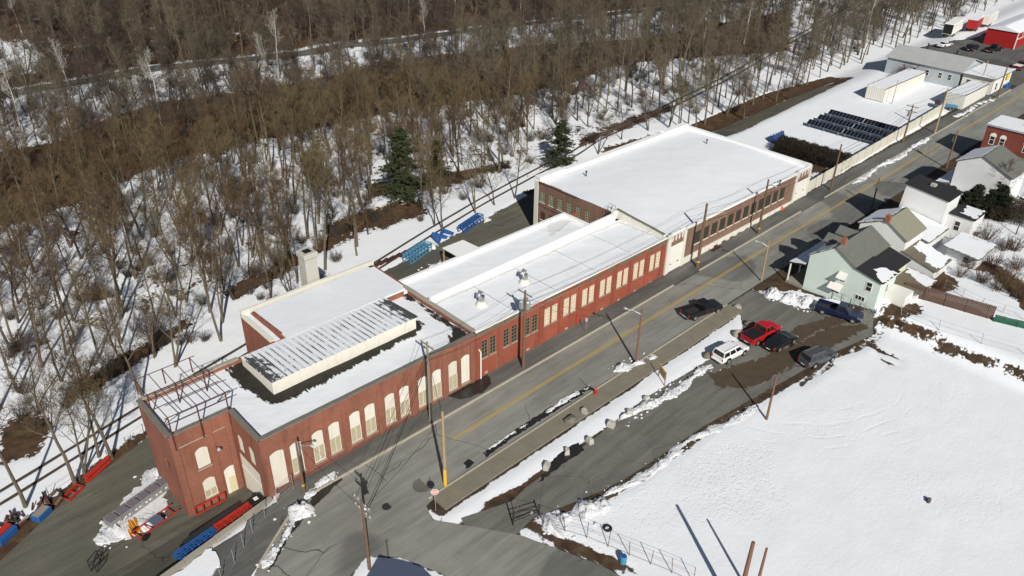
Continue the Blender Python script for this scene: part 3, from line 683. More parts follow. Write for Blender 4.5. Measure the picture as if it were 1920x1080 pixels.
# rear block with sloping snowy roof, brick end walls, concrete chimney stack
BX0, BX1, BY1 = 28.5, 46.0, 73.8
rb = MB(); rb.box(BX0, BX1, AY1+.002, BY1, -3.2, 6.9); rb.box(BX0+.9, 44.8, 65.62, AY1-.002, ZR-.1, 7.4)
rb.rings([[(BX0+.95, AY1+.004, 6.9), (BX0+1.2, AY1+.004, 6.9), (BX0+1.2, 72.7, 6.9), (BX0+.95, 72.7, 6.9)], [(BX0+.95, AY1+.004, 7.75), (BX0+1.2, AY1+.004, 7.75), (BX0+1.2, 72.7, 7.42), (BX0+.95, 72.7, 7.42)]])
rb.build('rear_block', brickA, A, True)
roof_sheet(A, 'rear_roof', [(BX0+1.2, 65.3), (44.8, 65.3), (44.8, 72.9), (BX0+1.2, 72.9)], 8, roof_snow_m, [], .5, .5, lambda X, Y: 7.66-(Y-65.3)*.045+.02*fbm(X, Y, .6, 3), .25)
roof_sheet(A, 'rear_gutter_roof', [(BX0+.3, AY1+.05), (BX0+.94, AY1+.05), (BX0+.94, 73.5), (BX0+.3, 73.5)], 6.96, snow_m, [], .5)
MB().box(BX0+1.2, 45.7, 72.93, 73.42, 6.902, 6.99).build('gutter', tar, A, True)
MB().box(44.82, 45.6, 65.7, 72.9, 6.6, 7.06).build('side_roof', snow_m, A, True)
MB().box(BX0+.02, BX1-.02, BY1-.36, BY1-.02, 6.902, 7.38).build('rear_parapet', offwhite, A, True); coping(A, [(BX0+.1, AY1+.3), (BX0+.1, BY1-.5)], 6.9, .5, .2, 1.6, offwhite); coping(A, [(BX0, BY1-.18), (BX1, BY1-.18)], 7.382, .46, .12, 1.6, offwhite)
ch = thing('chimney_stack', 'square pale concrete chimney with projecting cap behind the brick factory', 'chimney', (38, 74.9, -2.6))
m_ = MB(); m_.rings([[(38-s, 74.9-s, z), (38+s, 74.9-s, z), (38+s, 74.9+s, z), (38-s, 74.9+s, z)] for s, z in ((.85, -2.7), (.78, 10.3))]); m_.build('shaft', conc_l, ch, True)
m_ = MB(); m_.rings([[(38-s, 74.9-s, z), (38+s, 74.9-s, z), (38+s, 74.9+s, z), (38-s, 74.9+s, z)] for s, z in ((.79, 10.302), (.9, 10.5), (.92, 11.0), (.86, 11.1))]); cp = m_.build('cap', conc_l, ch, True)
MB().box(37.55, 38.45, 74.45, 75.35, 11.102, 11.14).build('flue', black, cp, True)
# rusted sign frame on the tower roof
fr_ = thing('rooftop_frame', 'rusty maroon steel lattice frame standing on the tower roof', 'steel frame', (TX0+1, TY0, ZP))
zt = ZP+2.2
for x in (14.8, 17.4, 20.1):
    for y, zb in ((TY0-.16, ZP-1.6), (TY0+4.6, ZR), (TY0+7.6, ZP+.15)):
        MB().bar((x, y, zb), (x, y, zt if y < 60 else ZP+1.9), .10).build('post', steel_r, fr_, True)
for y, z in ((TY0-.16, zt), (TY0-.16, zt-.7), (TY0+2.2, zt-.3), (TY0+4.6, ZP+1.9), (TY0+4.6, ZP+1.2), (TY0+7.6, ZP+1.9)):
    MB().bar((14.5, y, z), (20.6, y, z), .06).build('rail', steel_r, fr_, True)
for x in (14.8, 16.1, 17.4, 18.75, 20.1):
    MB().bar((x, TY0-.2, zt), (x, TY0+4.6, ZP+1.9), .06).build('cross_bar', steel_r, fr_, True)
    MB().bar((x, TY0+4.6, ZP+1.9), (x, TY0+7.6, ZP+1.9), .06).build('cross_bar', steel_r, fr_, True)
for x in (14.8, 20.1):
    MB().bar((x, TY0-.16, zt), (x, TY0+2.4, ZR), .07).build('brace', steel_r, fr_, True)
fl = thing('flood_lamp', 'small floodlight on the tower wall above the yard', 'lamp', (18.3, TY0-.1, 3.6)); MB().bar((18.3, TY0-.1, 3.6), (18.3, TY0-.55, 3.75), .06).build('bracket', dark_s, fl, True); MB().lathe(18.3, TY0-.62, [(.1, 3.85), (.22, 3.62), (.2, 3.58)], 10).build('lamp_head', steel, fl, True)

# ================================================================== B: painted red brick works with white roof
B0, B1, BYF = 45.4, 78.95, 53.62
ZB = 7.0
B = thing('painted_brick_works', 'painted red brick works with paired windows and white membrane roof', 'factory', (B0, BYF, .5))
PAIR = [47.4, 50.65, 53.9, 57.15, 60.4, 63.65, 66.9, 70.15, 73.4, 76.75]
hb = []
for c in PAIR:
    for s in (-.62, .62): hb.append(rect(c+s-.46-B0, c+s+.46-B0, 3.2, 5.55))
wb = MB(); facade(wb, (B0, BYF, 0), (1, 0, 0), (0, -1, 0), [(0, 0), (B1-B0, .6), (B1-B0, 7.2), (0, 7.2)], hb, .14)
wb.quad((B0, BYF, 7.2), (B0, BYF, 0), (B0, 62, -3), (B0, 62, 7.2)); wb.quad((B0, 69.6, -3), (B1, 69.6, -3), (B1, 69.6, 5.2), (B0, 69.6, 5.2)); wb.quad((B1, BYF, .5), (B1, BYF, 7.2), (B1, 62.4, 7.2), (B1, 62.4, -3))
wb.quad((76, 62.4, -3), (76, 69.6, -3), (76, 69.6, 5.4), (76, 62.4, 5.4))
wb.build('wall', brickB, B, True)
for i in range(11):
    x = (PAIR[0]-1.62)+i*3.25; x = min(max(x, B0+.25), B1-.25); MB().box(x-.24, x+.24, BYF-.09, BYF-.002, .3, 6.2).build('pilaster', brickB, B, True)
def sash(c, w, z0, z1, y, fm, gm, nx, nz, parent, mull=.045, sill=True, sm=None):
    f = MB(); f.box(c-w/2, c+w/2, y+.05, y+.08, z0, z0+.08).box(c-w/2, c+w/2, y+.05, y+.08, z1-.08, z1).box(c-w/2, c-w/2+.08, y+.05, y+.08, z0+.082, z1-.082).box(c+w/2-.08, c+w/2, y+.05, y+.08, z0+.082, z1-.082)
    for i in range(1, nx): xx = c-w/2+w*i/nx; f.box(xx-mull/2, xx+mull/2, y+.06, y+.085, z0+.082, z1-.082)
    for i in range(1, nz): zz = z0+(z1-z0)*i/nz; f.box(c-w/2+.082, c+w/2-.082, y+.055, y+.088, zz-mull/2, zz+mull/2)
    wn = f.build('window', fm, parent, True)
    MB().box(c-w/2, c+w/2, y+.09, y+.12, z0, z1).build('glass', gm, wn, True)
    if sill: MB().box(c-w/2-.06, c+w/2+.06, y-.07, y+.03, z0-.12, z0-.004).build('sill', sm or conc, wn, True)
cream_fill = plain('cream_boarding', (.52, .47, .34), .6, .14, 2)
olive_f = plain('olive_sash', (.22, .20, .13), .6, .2, 2)
for i, c in enumerate(PAIR):
    for s in (-.62, .62): sash(c+s, .92, 3.2, 5.55, BYF, olive_f if i < 3 else plain('cream_sash', (.74, .68, .54), .6, .08, 2), glass_d if i < 3 else cream_fill, 2, 5, B)
for i, c in enumerate(PAIR):
    if i % 2 == 0 or i > 5:
        MB().box(c-1.55+.9, c-1.55+1.35, BYF-.04, BYF-.003, .95+.02*i, 1.2+.02*i).build('vent', plain('pale_vent_block', (.45, .34, .25), .8, .2, 2), B, True)
MB().box(61.6, 62.3, BYF-.05, BYF-.003, 1.0, 2.4).build('red_door', red_p, B, True)
MB().box(48.4, 49.5, BYF-.035, BYF-.003, .55, 2.3).build('bricked_door', brickA, B, True)
# cornice of rough corbelled pieces
x = B0+.1
while x < B1-.3:
    w_ = RND.uniform(.8, 1.5); x1 = min(x+w_, B1-.05); hh = RND.uniform(-.06, .04)
    MB().box(x, x1-.015, BYF-.20+RND.uniform(0, .08), BYF-.003, 6.62+hh, 7.0+hh*.5).build('cornice_block', plain('ragged_cornice', (.17, .135, .085), .95, .5, 2) if RND.random() < .7 else brickB, B, True); x = x1
MB().box(B0, B1, BYF-.12, BYF-.003, 6.4, 6.55).build('string_course', plain('stained_course', (.22, .15, .11), .9, .4, 1.5), B, True)
coping(B, [(B0+.05, BYF+.05), (B1, BYF+.05)], 7.02, .34, .16, 1.5, membrane, name='roof_edge')
memb_snow = snow_over('white_membrane_with_snow', lambda m: (m.mix(m.noise(.8, 5, .65), (.55, .54, .50), (.80, .80, .78)), m.noise(3, 3)), .9)
roof_sheet(B, 'roof', [(B0+.3, BYF+.25), (B1-.35, BYF+.25), (B1-.35, 61.5), (B0+.3, 61.5)], ZB, memb_snow, [[(B0, 61.1), (B1, 61.1), (B1, 62), (B0, 62)], [(78.1, 53), (79, 53), (79, 62), (77.9, 62)]], .5, .6)
for xs_ in (51.6, 58.3, 65.2, 72.0): MB().box(xs_-.03, xs_+.03, BYF+.6, 61.2, ZB+.02, ZB+.105).build('roof_seam', plain('grey_seam', (.5, .5, .49), .7, .1, 2), B, True)
stain = plain('streaked_white_parapet', (.66, .64, .58), .7, .22, 1.1)
m_ = MB(); m_.rings([[(B0+.3, 61.5, ZB-.1), (77.6, 61.5, ZB-.1), (77.6, 62.1, ZB-.1), (B0+.3, 62.1, ZB-.1)], [(B0+.3, 61.65, 7.75), (77.6, 61.65, 8.15), (77.6, 62.0, 8.15), (B0+.3, 62.0, 7.75)]]); m_.build('middle_parapet', membrane, B, True)
m_ = MB(); m_.rings([[(77.62, 62.1, ZB-.1), (B1-.35, 62.1, ZB-.1), (B1-.35, 53.9, ZB-.1), (B1-.02, 53.9, ZB-.1), (B1-.02, 62.4, ZB-.1), (77.62, 62.4, ZB-.1)], [(77.62, 62.1, 8.2), (B1-.35, 62.1, 8.2), (B1-.35, 53.9, 7.45), (B1-.02, 53.9, 7.45), (B1-.02, 62.4, 8.2), (77.62, 62.4, 8.2)]]); m_.build('end_parapet', stain, B, True)
coping(B, [(B1-.18, 54.0), (B1-.18, 62.3)], 0, .42, .10, 1.4, coping_m, [7.46, 8.21])
coping(B, [(B0+.12, 53.9), (B0+.12, 66.4)], 7.05, .5, .22, 1.3, conc); MB().box(B0-.02, B0+.3, 53.75, 66.4, 6.4, 7.05).build('party_wall', tar, B, True)
# annex behind, lower white roof
roof_sheet(B, 'annex_roof', [(B0+.9, 62.2), (75.4, 62.2), (75.4, 69.1), (B0+.9, 69.1)], 5.5, memb_snow, [[(70, 66.5), (75.4, 67.8), (75.4, 69.2), (72, 69.2)]], .5, .8)
m_ = MB(); m_.rings([[(B0+.6, 69.1, 4.9), (75.4, 69.1, 4.9), (75.4, 62.2, 4.9), (76.05, 62.2, 4.9), (76.05, 69.7, 4.9), (B0+.6, 69.7, 4.9)], [(B0+.6, 69.2, 6.0), (75.5, 69.2, 6.0), (75.5, 62.2, 6.0), (76.02, 62.2, 6.0), (76.02, 69.68, 6.0), (B0+.6, 69.68, 6.0)]]); m_.build('annex_parapet', membrane, B, True)
# white downpipe
dp = MB(); dp.tube([(45.85, BYF-.16, 4.75), (45.95, BYF-.16, 4.5), (46.05, BYF-.18, 4.3), (46.05, BYF-.18, .75)], .085, 8); dp.build('downpipe', white_p, B, True)
# roof ventilators
def ventilator(px, py, label, tilt):
    p = on(2, px, py, ZB+.05); t = thing('roof_ventilator', label, 'ventilator', (p.x, p.y, ZB), tilt, 'turbine ventilators on the white roof')
    MB().lathe(0, 0, [(.75, 0), (.72, .12), (.55, .35), (.42, .55)], 14).build('base_cone', offwhite, t)
    MB().lathe(0, 0, [(.34, .552), (.34, .85)], 12).build('neck', steel, t)
    MB().tube([(0, 0, .85), (.02, 0, 1.15), (.18, 0, 1.4), (.45, 0, 1.5)], [.36, .38, .40, .42], 12).build('cowl', steel, t, smooth=True)
    MB().bar((-.1, 0, 1.4), (-.15, 0, 1.8), .12).build('vane', steel, t)
ventilator(903, 571, 'squat grey cowl ventilator on the white roof closer to the arched factory', 2.4); ventilator(984, 530, 'tall grey cowl ventilator on the middle of the white roof', 2.0)
# open shed in the rear yard
sh = thing('open_shed', 'small open shed with white sheet roof in the rear yard', 'shed', tuple(G(845, 492)))
zg_ = G(834, 491).z; q4 = [on(2, px, py, zg_+z) for px, py, z in ((829.5, 466, 2.6), (859, 482.6, 2.6), (899, 465.5, 2.75), (868, 451, 2.75))]
MB().rings([[tuple(q) for q in q4], [(q.x, q.y, q.z+.12) for q in q4]]).build('roof', membrane, sh, True)
for k_, q in enumerate(q4): MB().box(q.x*.97+.03*q4[(k_+2) % 4].x-.08, q.x*.97+.03*q4[(k_+2) % 4].x+.08, q.y*.97+.03*q4[(k_+2) % 4].y-.08, q.y*.97+.03*q4[(k_+2) % 4].y+.08, zg_-.3, q.z-.01).build('post', wood_l, sh, True)
a_, b_ = q4[2], q4[3]; MB().rings([[(a_.x, a_.y, zg_-.3), (b_.x, b_.y, zg_-.3), (b_.x-.1, b_.y-.05, zg_-.3), (a_.x-.1, a_.y-.05, zg_-.3)], [(a_.x, a_.y, a_.z-.02), (b_.x, b_.y, b_.z-.02), (b_.x-.1, b_.y-.05, b_.z-.02), (a_.x-.1, a_.y-.05, a_.z-.02)]]).build('back_wall', steel_r, sh, True)

# ================================================================== C: big warehouse
C0, C1, CYF, CYB, ZC = 79.2, 116.5, 53.62, 78.8, 7.0
C = thing('warehouse', 'large brown brick warehouse with broad white roof and pale end bays', 'warehouse', (C0, CYF, 1.2))
CW = [86.15+i*2.02 for i in range(12)]
hc = [rect(c-.72-C0, c+.72-C0, 3.8, 5.72) for c in CW]
wc = MB(); facade(wc, (C0, CYF, 0), (1, 0, 0), (0, -1, 0), [(4.05, 2.45), (32.6, 2.45), (32.6, 7.3), (4.05, 7.3)], hc, .14)
# west side with stepped parapet, two storeys of windows
hw = []
for i in range(6): hw.append(rect(25.18-(77.25-i*1.85-CYF)-.52-.0, 25.18-(77.25-i*1.85-CYF)+.52, 3.95, 5.7))
for i in range(5): hw.append(rect(25.18-(77.05-i*1.85-CYF)-.52, 25.18-(77.05-i*1.85-CYF)+.52, 1.0, 2.35))
facade(wc, (C0, CYB, 0), (0, -1, 0), (-1, 0, 0), [(0, -3), (25.18, -3), (25.18, 7.0), (17.5, 7.0), (17.5, 7.2), (9, 7.2), (9, 7.05), (5.6, 7.05), (5.6, 7.3), (3.2, 7.3), (3.2, 7.05), (0, 7.05)], hw, .14)
wc.quad((C0, CYB, -3), (C0, CYB, 7), (C1, CYB, 7), (C1, CYB, -3)); wc.quad((C1, CYF, 0), (C1, CYB, -3), (C1, CYB, 7), (C1, CYF, 7))
wc.build('wall', brickC, C, True)
stl = plain('dark_olive_sash', (.055, .052, .038), .6, .3, 2); gl2 = plain('grimy_glass', (.045, .043, .035), .25, .5, 1.2, 0, .5)
for c in CW: sash(c, 1.44, 3.8, 5.72, CYF, stl, gl2, 3, 4, C, .05, True, offwhite)
pg = plain('pale_green_glass', (.40, .42, .30), .3, .25, 1)
def side_win(y, z0, z1, fm, gm, nx=3, nz=4, wv=.52):
    f = MB(); X_ = C0
    f.box(X_+.05, X_+.08, y-wv, y+wv, z0, z0+.07).box(X_+.05, X_+.08, y-wv, y+wv, z1-.07, z1).box(X_+.05, X_+.08, y-wv, y-wv+.07, z0+.072, z1-.072).box(X_+.05, X_+.08, y+wv-.07, y+wv, z0+.072, z1-.072)
    for i in range(1, nx): yy = y-wv+2*wv*i/nx; f.box(X_+.055, X_+.085, yy-.025, yy+.025, z0+.072, z1-.072)
    for i in range(1, nz): zz = z0+(z1-z0)*i/nz; f.box(X_+.052, X_+.088, y-wv+.072, y+wv-.072, zz-.025, zz+.025)
    w = f.build('window', fm, C, True); MB().box(X_+.09, X_+.12, y-wv, y+wv, z0, z1).build('glass', gm, w, True); MB().box(X_-.07, X_+.03, y-wv-.06, y+wv+.06, z0-.12, z0-.004).build('sill', offwhite, w, True)
for i in range(6): side_win(77.25-i*1.85, 3.95, 5.7, stl, pg)
for i in range(5): side_win(77.05-i*1.85, 1.0, 2.35, stl, plain('rust_brown_board', (.10, .045, .03), .7, .3, 2))
MB().box(C0-.06, C0-.002, CYF, CYB, 3.2, 3.36).build('string_course', plain('dark_course', (.12, .075, .06), .9, .3, 1), C, True)
MB().box(C0-.12, C0-.003, 78.1, CYB+.1, -3, 7.1).build('corner_pier', offwhite, C, True)
# foundation band and basement well
MB().box(83.25, 111.8, CYF-.16, CYF-.002, 1.85, 2.452).build('foundation_band', offwhite, C, True)
x = 89.5; k = 0
while x < 110:
    MB().box(x, x+.95, CYF-.22, CYF-.165, 1.55+.0, 2.2).build('pier_block', offwhite, C, True); x += 2.02
MB().box(83.25, 89.4, CYF-.14, CYF-.003, 1.0, 1.848).build('foundation', offwhite, C, True)
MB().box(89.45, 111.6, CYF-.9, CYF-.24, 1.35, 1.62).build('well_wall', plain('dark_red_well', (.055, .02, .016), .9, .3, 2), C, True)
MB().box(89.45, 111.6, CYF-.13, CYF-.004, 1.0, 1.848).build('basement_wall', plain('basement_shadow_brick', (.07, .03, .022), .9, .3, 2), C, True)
# end bays
def bay(xa, xb, zg):
    bb = MB().box(xa, xa+.55, CYF-.18, CYF-.004, zg-.5, 7.4).build('end_bay_pier', offwhite, C, True); MB().box(xb-.55, xb, CYF-.18, CYF-.004, zg-.5, 7.4).build('end_bay_pier', offwhite, C, True)
    MB().box(xa+.552, xb-.552, CYF-.06, CYF+.1, 5.35, 7.2).build('brick_panel', brickC, bb, True)
    MB().box(xa+.552, xb-.552, CYF-.09, CYF+.1, 7.202, 7.45).build('bay_coping', membrane, bb, True)
    n = 4
    for i in range(n):
        xx = xa+.55+(xb-xa-1.1)*(i+.5)/n; m = MB(); m.rings([[(xx-.17, y, 7.19), (xx+.17, y, 7.19), (xx+.17, y, 6.35), (xx+.08, y, 6.05), (xx-.08, y, 6.05), (xx-.17, y, 6.35)] for y in (CYF-.062, CYF-.12)]); m.build('pendant', offwhite, bb, True)
    dd = MB().box(xa+.552, xb-.552, CYF-.03, CYF+.1, zg-.3, 5.348).build('roller_door', white_p, bb, True)
    for i in range(4): z0 = zg+.1+i*(5.2-zg)/4; MB().box(xa+.75, xb-.75, CYF-.05, CYF-.032, z0, z0+(5.2-zg)/4-.05).build('door_panel', white_p, dd, True)
    MB().box(xa+.9, xa+1.25, CYF-.06, CYF-.052, zg+1.35, zg+1.5).build('door_window', glass_d, dd, True); MB().box(xb-1.5, xb-1.1, CYF-.06, CYF-.052, zg+1.35, zg+1.5).build('door_window', glass_d, dd, True)
bay(79.25, 83.2, 1.15); bay(111.85, 116.45, 2.0)
MB().box(79.0, 79.24, CYF-.25, CYF-.003, .6, 7.2).build('corner_strip', offwhite, C, True)
# roof
roof_sheet(C, 'roof', [(C0+.1, CYF+.1), (C1-.5, CYF+.1), (C1-.5, 77.9), (C0+.1, 77.9)], ZC, memb_snow, [[(79, 77.5), (117, 77.75), (117, 79), (79, 79)]], .8, .5, lambda X, Y: 7.0+.38*ss(1-np.abs(Y-66)/14)-.2+.03*fbm(X, Y, .5, 3))
MB().box(C0, C1-.5, CYF-.1, CYF+.12, 6.9, 7.32).build('front_roof_edge', membrane, C, True)
MB().box(C0+.0, C1, 77.9, CYB+.05, 6.5, 7.5).build('rear_parapet', membrane, C, True)
MB().box(C0-.05, 84.5, 77.8, CYB+.12, 7.502, 7.8).build('rear_parapet_step', membrane, C, True)
MB().box(110, C1+.02, 77.8, CYB+.1, 7.502, 7.75).build('rear_parapet_step', membrane, C, True)
MB().box(C1-.5, C1+.05, CYF+.1, 77.88, 6.5, 7.5).build('east_parapet', membrane, C, True)
coping(C, [(C0-.02, 70.2), (C0-.02, 78)], 7.06, .3, .08, 2.2, plain('rusty_flashing', (.12, .075, .06), .8, .3, 2))
for px, py, lab in ((1099, 328, 'thin dark vent pipe on the warehouse roof above its side windows'), (1325, 268, 'thin dark vent pipe on the warehouse roof near its rear parapet'), (1462, 345, 'thin dark vent pipe on the warehouse roof near the street front')):
    p = on(2, px, py, 7.2); t = thing('roof_vent_pipe', lab, 'vent pipe', (p.x, p.y, 7.0), 0, 'vent pipes on the warehouse roof'); MB().cyl(0, 0, 0, .7, .09, .09, 8).build('pipe', dark_s, t); MB().lathe(0, 0, [(.18, .702), (.2, .78), (.05, .9)], 8).build('cap', dark_s, t)
# roof ladder hoops
ld = thing('roof_ladder', 'black steel ladder with hoops on the warehouse wall', 'ladder', (C0-.3, 63.6, 7.0))
for dy in (0, .6):
    MB().tube([(C0-.3, 63.5+dy, 5.2), (C0-.3, 63.5+dy, 8.0), (C0+.1, 63.5+dy, 8.3), (C0+.6, 63.5+dy, 8.0), (C0+.6, 63.5+dy, 7.2)], .035, 6).build('stile', dark_s, ld, True)
for k in range(7): MB().bar((C0-.3, 63.5, 5.3+k*.32), (C0-.3, 64.1, 5.3+k*.32), .04).build('rung', dark_s, ld, True)
# ------------------------------------------------------------------ houses (ridge along the street)
def siding(name, col, row=.18):
    m = NT(name); x, y, z = m.sep(m.pos()); f = m.math('FRACT', m.math('MULTIPLY', z, 1/row)); n = m.noise(.8, 5, .6)
    c = m.mix(n, tuple(v*.92 for v in col), tuple(min(1, v*1.05) for v in col)); c = m.mix(m.math('MULTIPLY', m.math('SUBTRACT', 1., m.step(f, 0., .12)), .35), c, tuple(v*.5 for v in col))
    return m.out(c, .6, f, .5, .02)
mint = siding('mint_siding', (.64, .73, .67)); mintc = siding('pale_cream_siding', (.66, .66, .50)); whs = siding('white_siding', (.74, .74, .73))
def shingle(name, c0, c1):
    m = NT(name); n = m.noise(1.2, 6, .7); n2 = m.noise(9, 3, .6); x, y, z = m.sep(m.pos()); f = m.math('FRACT', m.math('MULTIPLY', y, 5.))
    c = m.mix(n, c0, c1); c = m.mix(m.math('MULTIPLY', m.step(n2, .5, .8), .3), c, tuple(v*.6 for v in c0)); return m.out(c, .9, m.math('ADD', f, n2), .4, .02)
sh_grey = shingle('grey_shingles', (.105, .108, .095), (.175, .178, .155)); sh_tan = shingle('tan_green_shingles', (.19, .185, .135), (.28, .272, .205)); sh_black = shingle('black_roofing', (.014, .014, .016), (.032, .032, .034)); sh_brown = shingle('brown_roofing', (.11, .095, .065), (.19, .165, .115))
def roof_slab(parent, name, x0, x1, a, b, mat, t=.12, snow=None):
    (y0, z0), (y1, z1) = a, b
    MB().rings([[(x0, y0, z0), (x1, y0, z0), (x1, y1, z1), (x0, y1, z1)], [(x0, y0, z0+t), (x1, y0, z0+t), (x1, y1, z1+t), (x0, y1, z1+t)]]).build(name, mat, parent, True)
def snow_patch(parent, poly, zf, t=.07, seed=1, amp=.25, name='snow_patch'):
    pts = ragged(poly, amp, .35, seed)
    r = delaunay_2d_cdt([Vector(p) for p in pts], [], [list(range(len(pts)))], 1, 1e-4)
    P = [v for v in r[0]]; n = len(P); mb = MB(); F = []
    for f in r[2]:
        q = [P[i] for i in f]; ar = sum(q[i].x*q[(i+1) % 3].y-q[(i+1) % 3].x*q[i].y for i in range(3)); F.append(tuple(f) if ar > 0 else tuple(f[::-1]))
    mb.add([(p.x, p.y, zf(p.x, p.y)+t) for p in P], F)
    for i in range(len(pts)):
        a, b = pts[i], pts[(i+1) % len(pts)]; mb.quad((*a, zf(*a)), (*b, zf(*b)), (*b, zf(*b)+t), (*a, zf(*a)+t))
    return mb.build(name, snow_m, parent, parent is not None)
def lin(a, b): return lambda x, y: a[1]+(b[1]-a[1])*(y-a[0])/(b[0]-a[0])
def house(name, label, x0, x1, prof, zb, wall, roofs, cat='house', over=.25, street_y=None):
    t = thing(name, label, cat, (x0, prof[0][0], zb)); y0, y1 = prof[0][0], prof[-1][0]
    w = MB(); g = [(y0, zb-.6)]+list(prof)+[(y1, zb-.6)]
    w.add([(x0, y, z) for y, z in g]+[(x1, y, z) for y, z in g], [tuple(range(len(g))), tuple(range(2*len(g)-1, len(g)-1, -1))])
    for a, b in ((0, 1), (len(g)-2, len(g)-1)): w.quad((x0, *g[a]), (x0, *g[b]), (x1, *g[b]), (x1, *g[a]))
    w.build('wall', wall, t, True)
    for i in range(len(prof)-1):
        a, b = prof[i], prof[i+1]
        dy = math.copysign(over, b[0]-a[0]); sl = (b[1]-a[1])/(b[0]-a[0])
        if i == 0: a = (a[0]-dy, a[1]-dy*sl)
        if i == len(prof)-2: b = (b[0]+dy, b[1]+dy*sl)
        if roofs[i]: roof_slab(t, 'roof', x0-over, x1+over, (a[0], a[1]+.01), (b[0], b[1]+.01), roofs[i])
    return t
def xwin(parent, x, y, z, w, h, fm=None, gm=None, nz=2, nx=1):       # window on a wall facing -X
    f = MB(); x0 = x-.05; t = .08
    f.box(x0, x-.002, y-w/2, y+w/2, z-h/2, z-h/2+t).box(x0, x-.002, y-w/2, y+w/2, z+h/2-t, z+h/2).box(x0, x-.002, y-w/2, y-w/2+t, z-h/2+t+.002, z+h/2-t-.002).box(x0, x-.002, y+w/2-t, y+w/2, z-h/2+t+.002, z+h/2-t-.002)
    for i in range(1, nz): zz = z-h/2+h*i/nz; f.box(x0+.005, x-.01, y-w/2+t+.002, y+w/2-t-.002, zz-.03, zz+.03)
    for i in range(1, nx): yy = y-w/2+w*i/nx; f.box(x0+.005, x-.012, yy-.03, yy+.03, z-h/2+t+.002, z+h/2-t-.002)
    o = f.build('window', fm or white_p, parent, True); MB().box(x-.025, x-.004, y-w/2+.04, y+w/2-.04, z-h/2+.04, z+h/2-.04).build('pane', gm or glass_d, o, True); return o
def ywin(parent, y, x, z, w, h, nz=2):                                # window on a wall facing -Y
    f = MB(); y0 = y-.05; t = .08
    f.box(x-w/2, x+w/2, y0, y-.002, z-h/2, z-h/2+t).box(x-w/2, x+w/2, y0, y-.002, z+h/2-t, z+h/2).box(x-w/2, x-w/2+t, y0, y-.002, z-h/2+t+.002, z+h/2-t-.002).box(x+w/2-t, x+w/2, y0, y-.002, z-h/2+t+.002, z+h/2-t-.002)
    for i in range(1, nz): zz = z-h/2+h*i/nz; f.box(x-w/2+t+.002, x+w/2-t-.002, y0+.005, y-.01, zz-.03, zz+.03)
    o = f.build('window', white_p, parent, True); MB().box(x-w/2+.04, x+w/2-.04, y-.025, y-.004, z-h/2+.04, z+h/2-.04).build('pane', glass_d, o, True); return o
# mint house
mp = [(39.0, 6.5), (35.8, 8.85), (33.0, 7.2)]
mh = house('mint_house', 'mint green house with grey shingle gable roof and black rear roof', 90, 98.9, mp, 1.6, mint, [sh_grey, sh_grey])
w = MB(); w.add([(90, 33, 1), (90, 29.5, 1), (90, 29.5, 6.3), (90, 33, 7.0), (94.5, 33, 1), (94.5, 29.5, 1), (94.5, 29.5, 6.3), (94.5, 33, 7.0)], [(0, 3, 2, 1), (4, 5, 6, 7), (1, 2, 6, 5)]); w.build('rear_wall', mint, mh, True)
w = MB(); w.add([(94.52, 33, 1), (94.52, 30, 1), (94.52, 30, 6.2), (94.52, 33, 6.8), (98.6, 33, 1), (98.6, 30, 1), (98.6, 30, 6.2), (98.6, 33, 6.8)], [(0, 3, 2, 1), (4, 5, 6, 7), (1, 2, 6, 5)]); w.build('rear_wall', mintc, mh, True)
roof_slab(mh, 'rear_roof', 89.75, 94.5, (33.0, 7.15), (29.2, 6.42), sh_black); roof_slab(mh, 'rear_roof', 94.52, 98.9, (33.0, 7.0), (29.7, 6.22), sh_black)
snow_patch(mh, [(90.0, 29.3), (93.6, 29.3), (93.2, 30.6), (91.6, 31.2), (90.3, 30.4)], lambda x, y: 6.42+(y-29.2)*.192+.13, .06, 3)
snow_patch(mh, [(90.0, 36.4), (93.2, 36.6), (93.8, 39.1), (89.9, 39.1)], lambda x, y: 8.87-(y-35.8)*.734+.13, .05, 5)
for xd in (93.4, 96.6):                                     # street dormers
    d = MB(); d.rings([[(xd-.9, 38.6, 6.6), (xd+.9, 38.6, 6.6), (xd+.9, 38.6, 7.9), (xd, 38.6, 8.55), (xd-.9, 38.6, 7.9)], [(xd-.9, 36.0, 6.6), (xd+.9, 36.0, 6.6), (xd+.9, 36.0, 7.9), (xd, 36.0, 8.55), (xd-.9, 36.0, 7.9)]]); dm = d.build('dormer', sh_grey, mh, True)
    r_ = MB(); r_.rings([[(xd-1.1, y, 7.82), (xd, y, 8.62), (xd+1.1, y, 7.82), (xd+1.1, y, 7.94), (xd, y, 8.74), (xd-1.1, y, 7.94)] for y in (38.8, 35.9)]); r_.build('dormer_roof', sh_grey, dm, True)
MB().box(91.2, 91.8, 35.5, 36.1, 8.7, 9.7).build('chimney', brickA, mh, True)
xwin(mh, 90, 30.8, 5.35, .8, 1.3); xwin(mh, 90, 31.5, 3.4, 1.3, .7, None, None, 1, 3); xwin(mh, 90, 34.2, 5.0, .8, .9); xwin(mh, 90, 34.7, 3.2, 1.1, 1.0)
for yy, zz, ww in ((34.2, 5.5, 1.15), (34.7, 3.75, 1.7)):
    a = MB(); a.rings([[(89.95, yy-ww/2, zz+.45), (89.95, yy+ww/2, zz+.45), (89.95, yy+ww/2, zz+.4), (89.95, yy-ww/2, zz+.4)], [(89.05, yy-ww/2, zz-.15), (89.05, yy+ww/2, zz-.15), (89.05, yy+ww/2, zz-.2), (89.05, yy-ww/2, zz-.2)]]); a.build('awning', white_p, mh, True)
ywin(mh, 29.5, 92.2, 4.9, .7, 1.1)
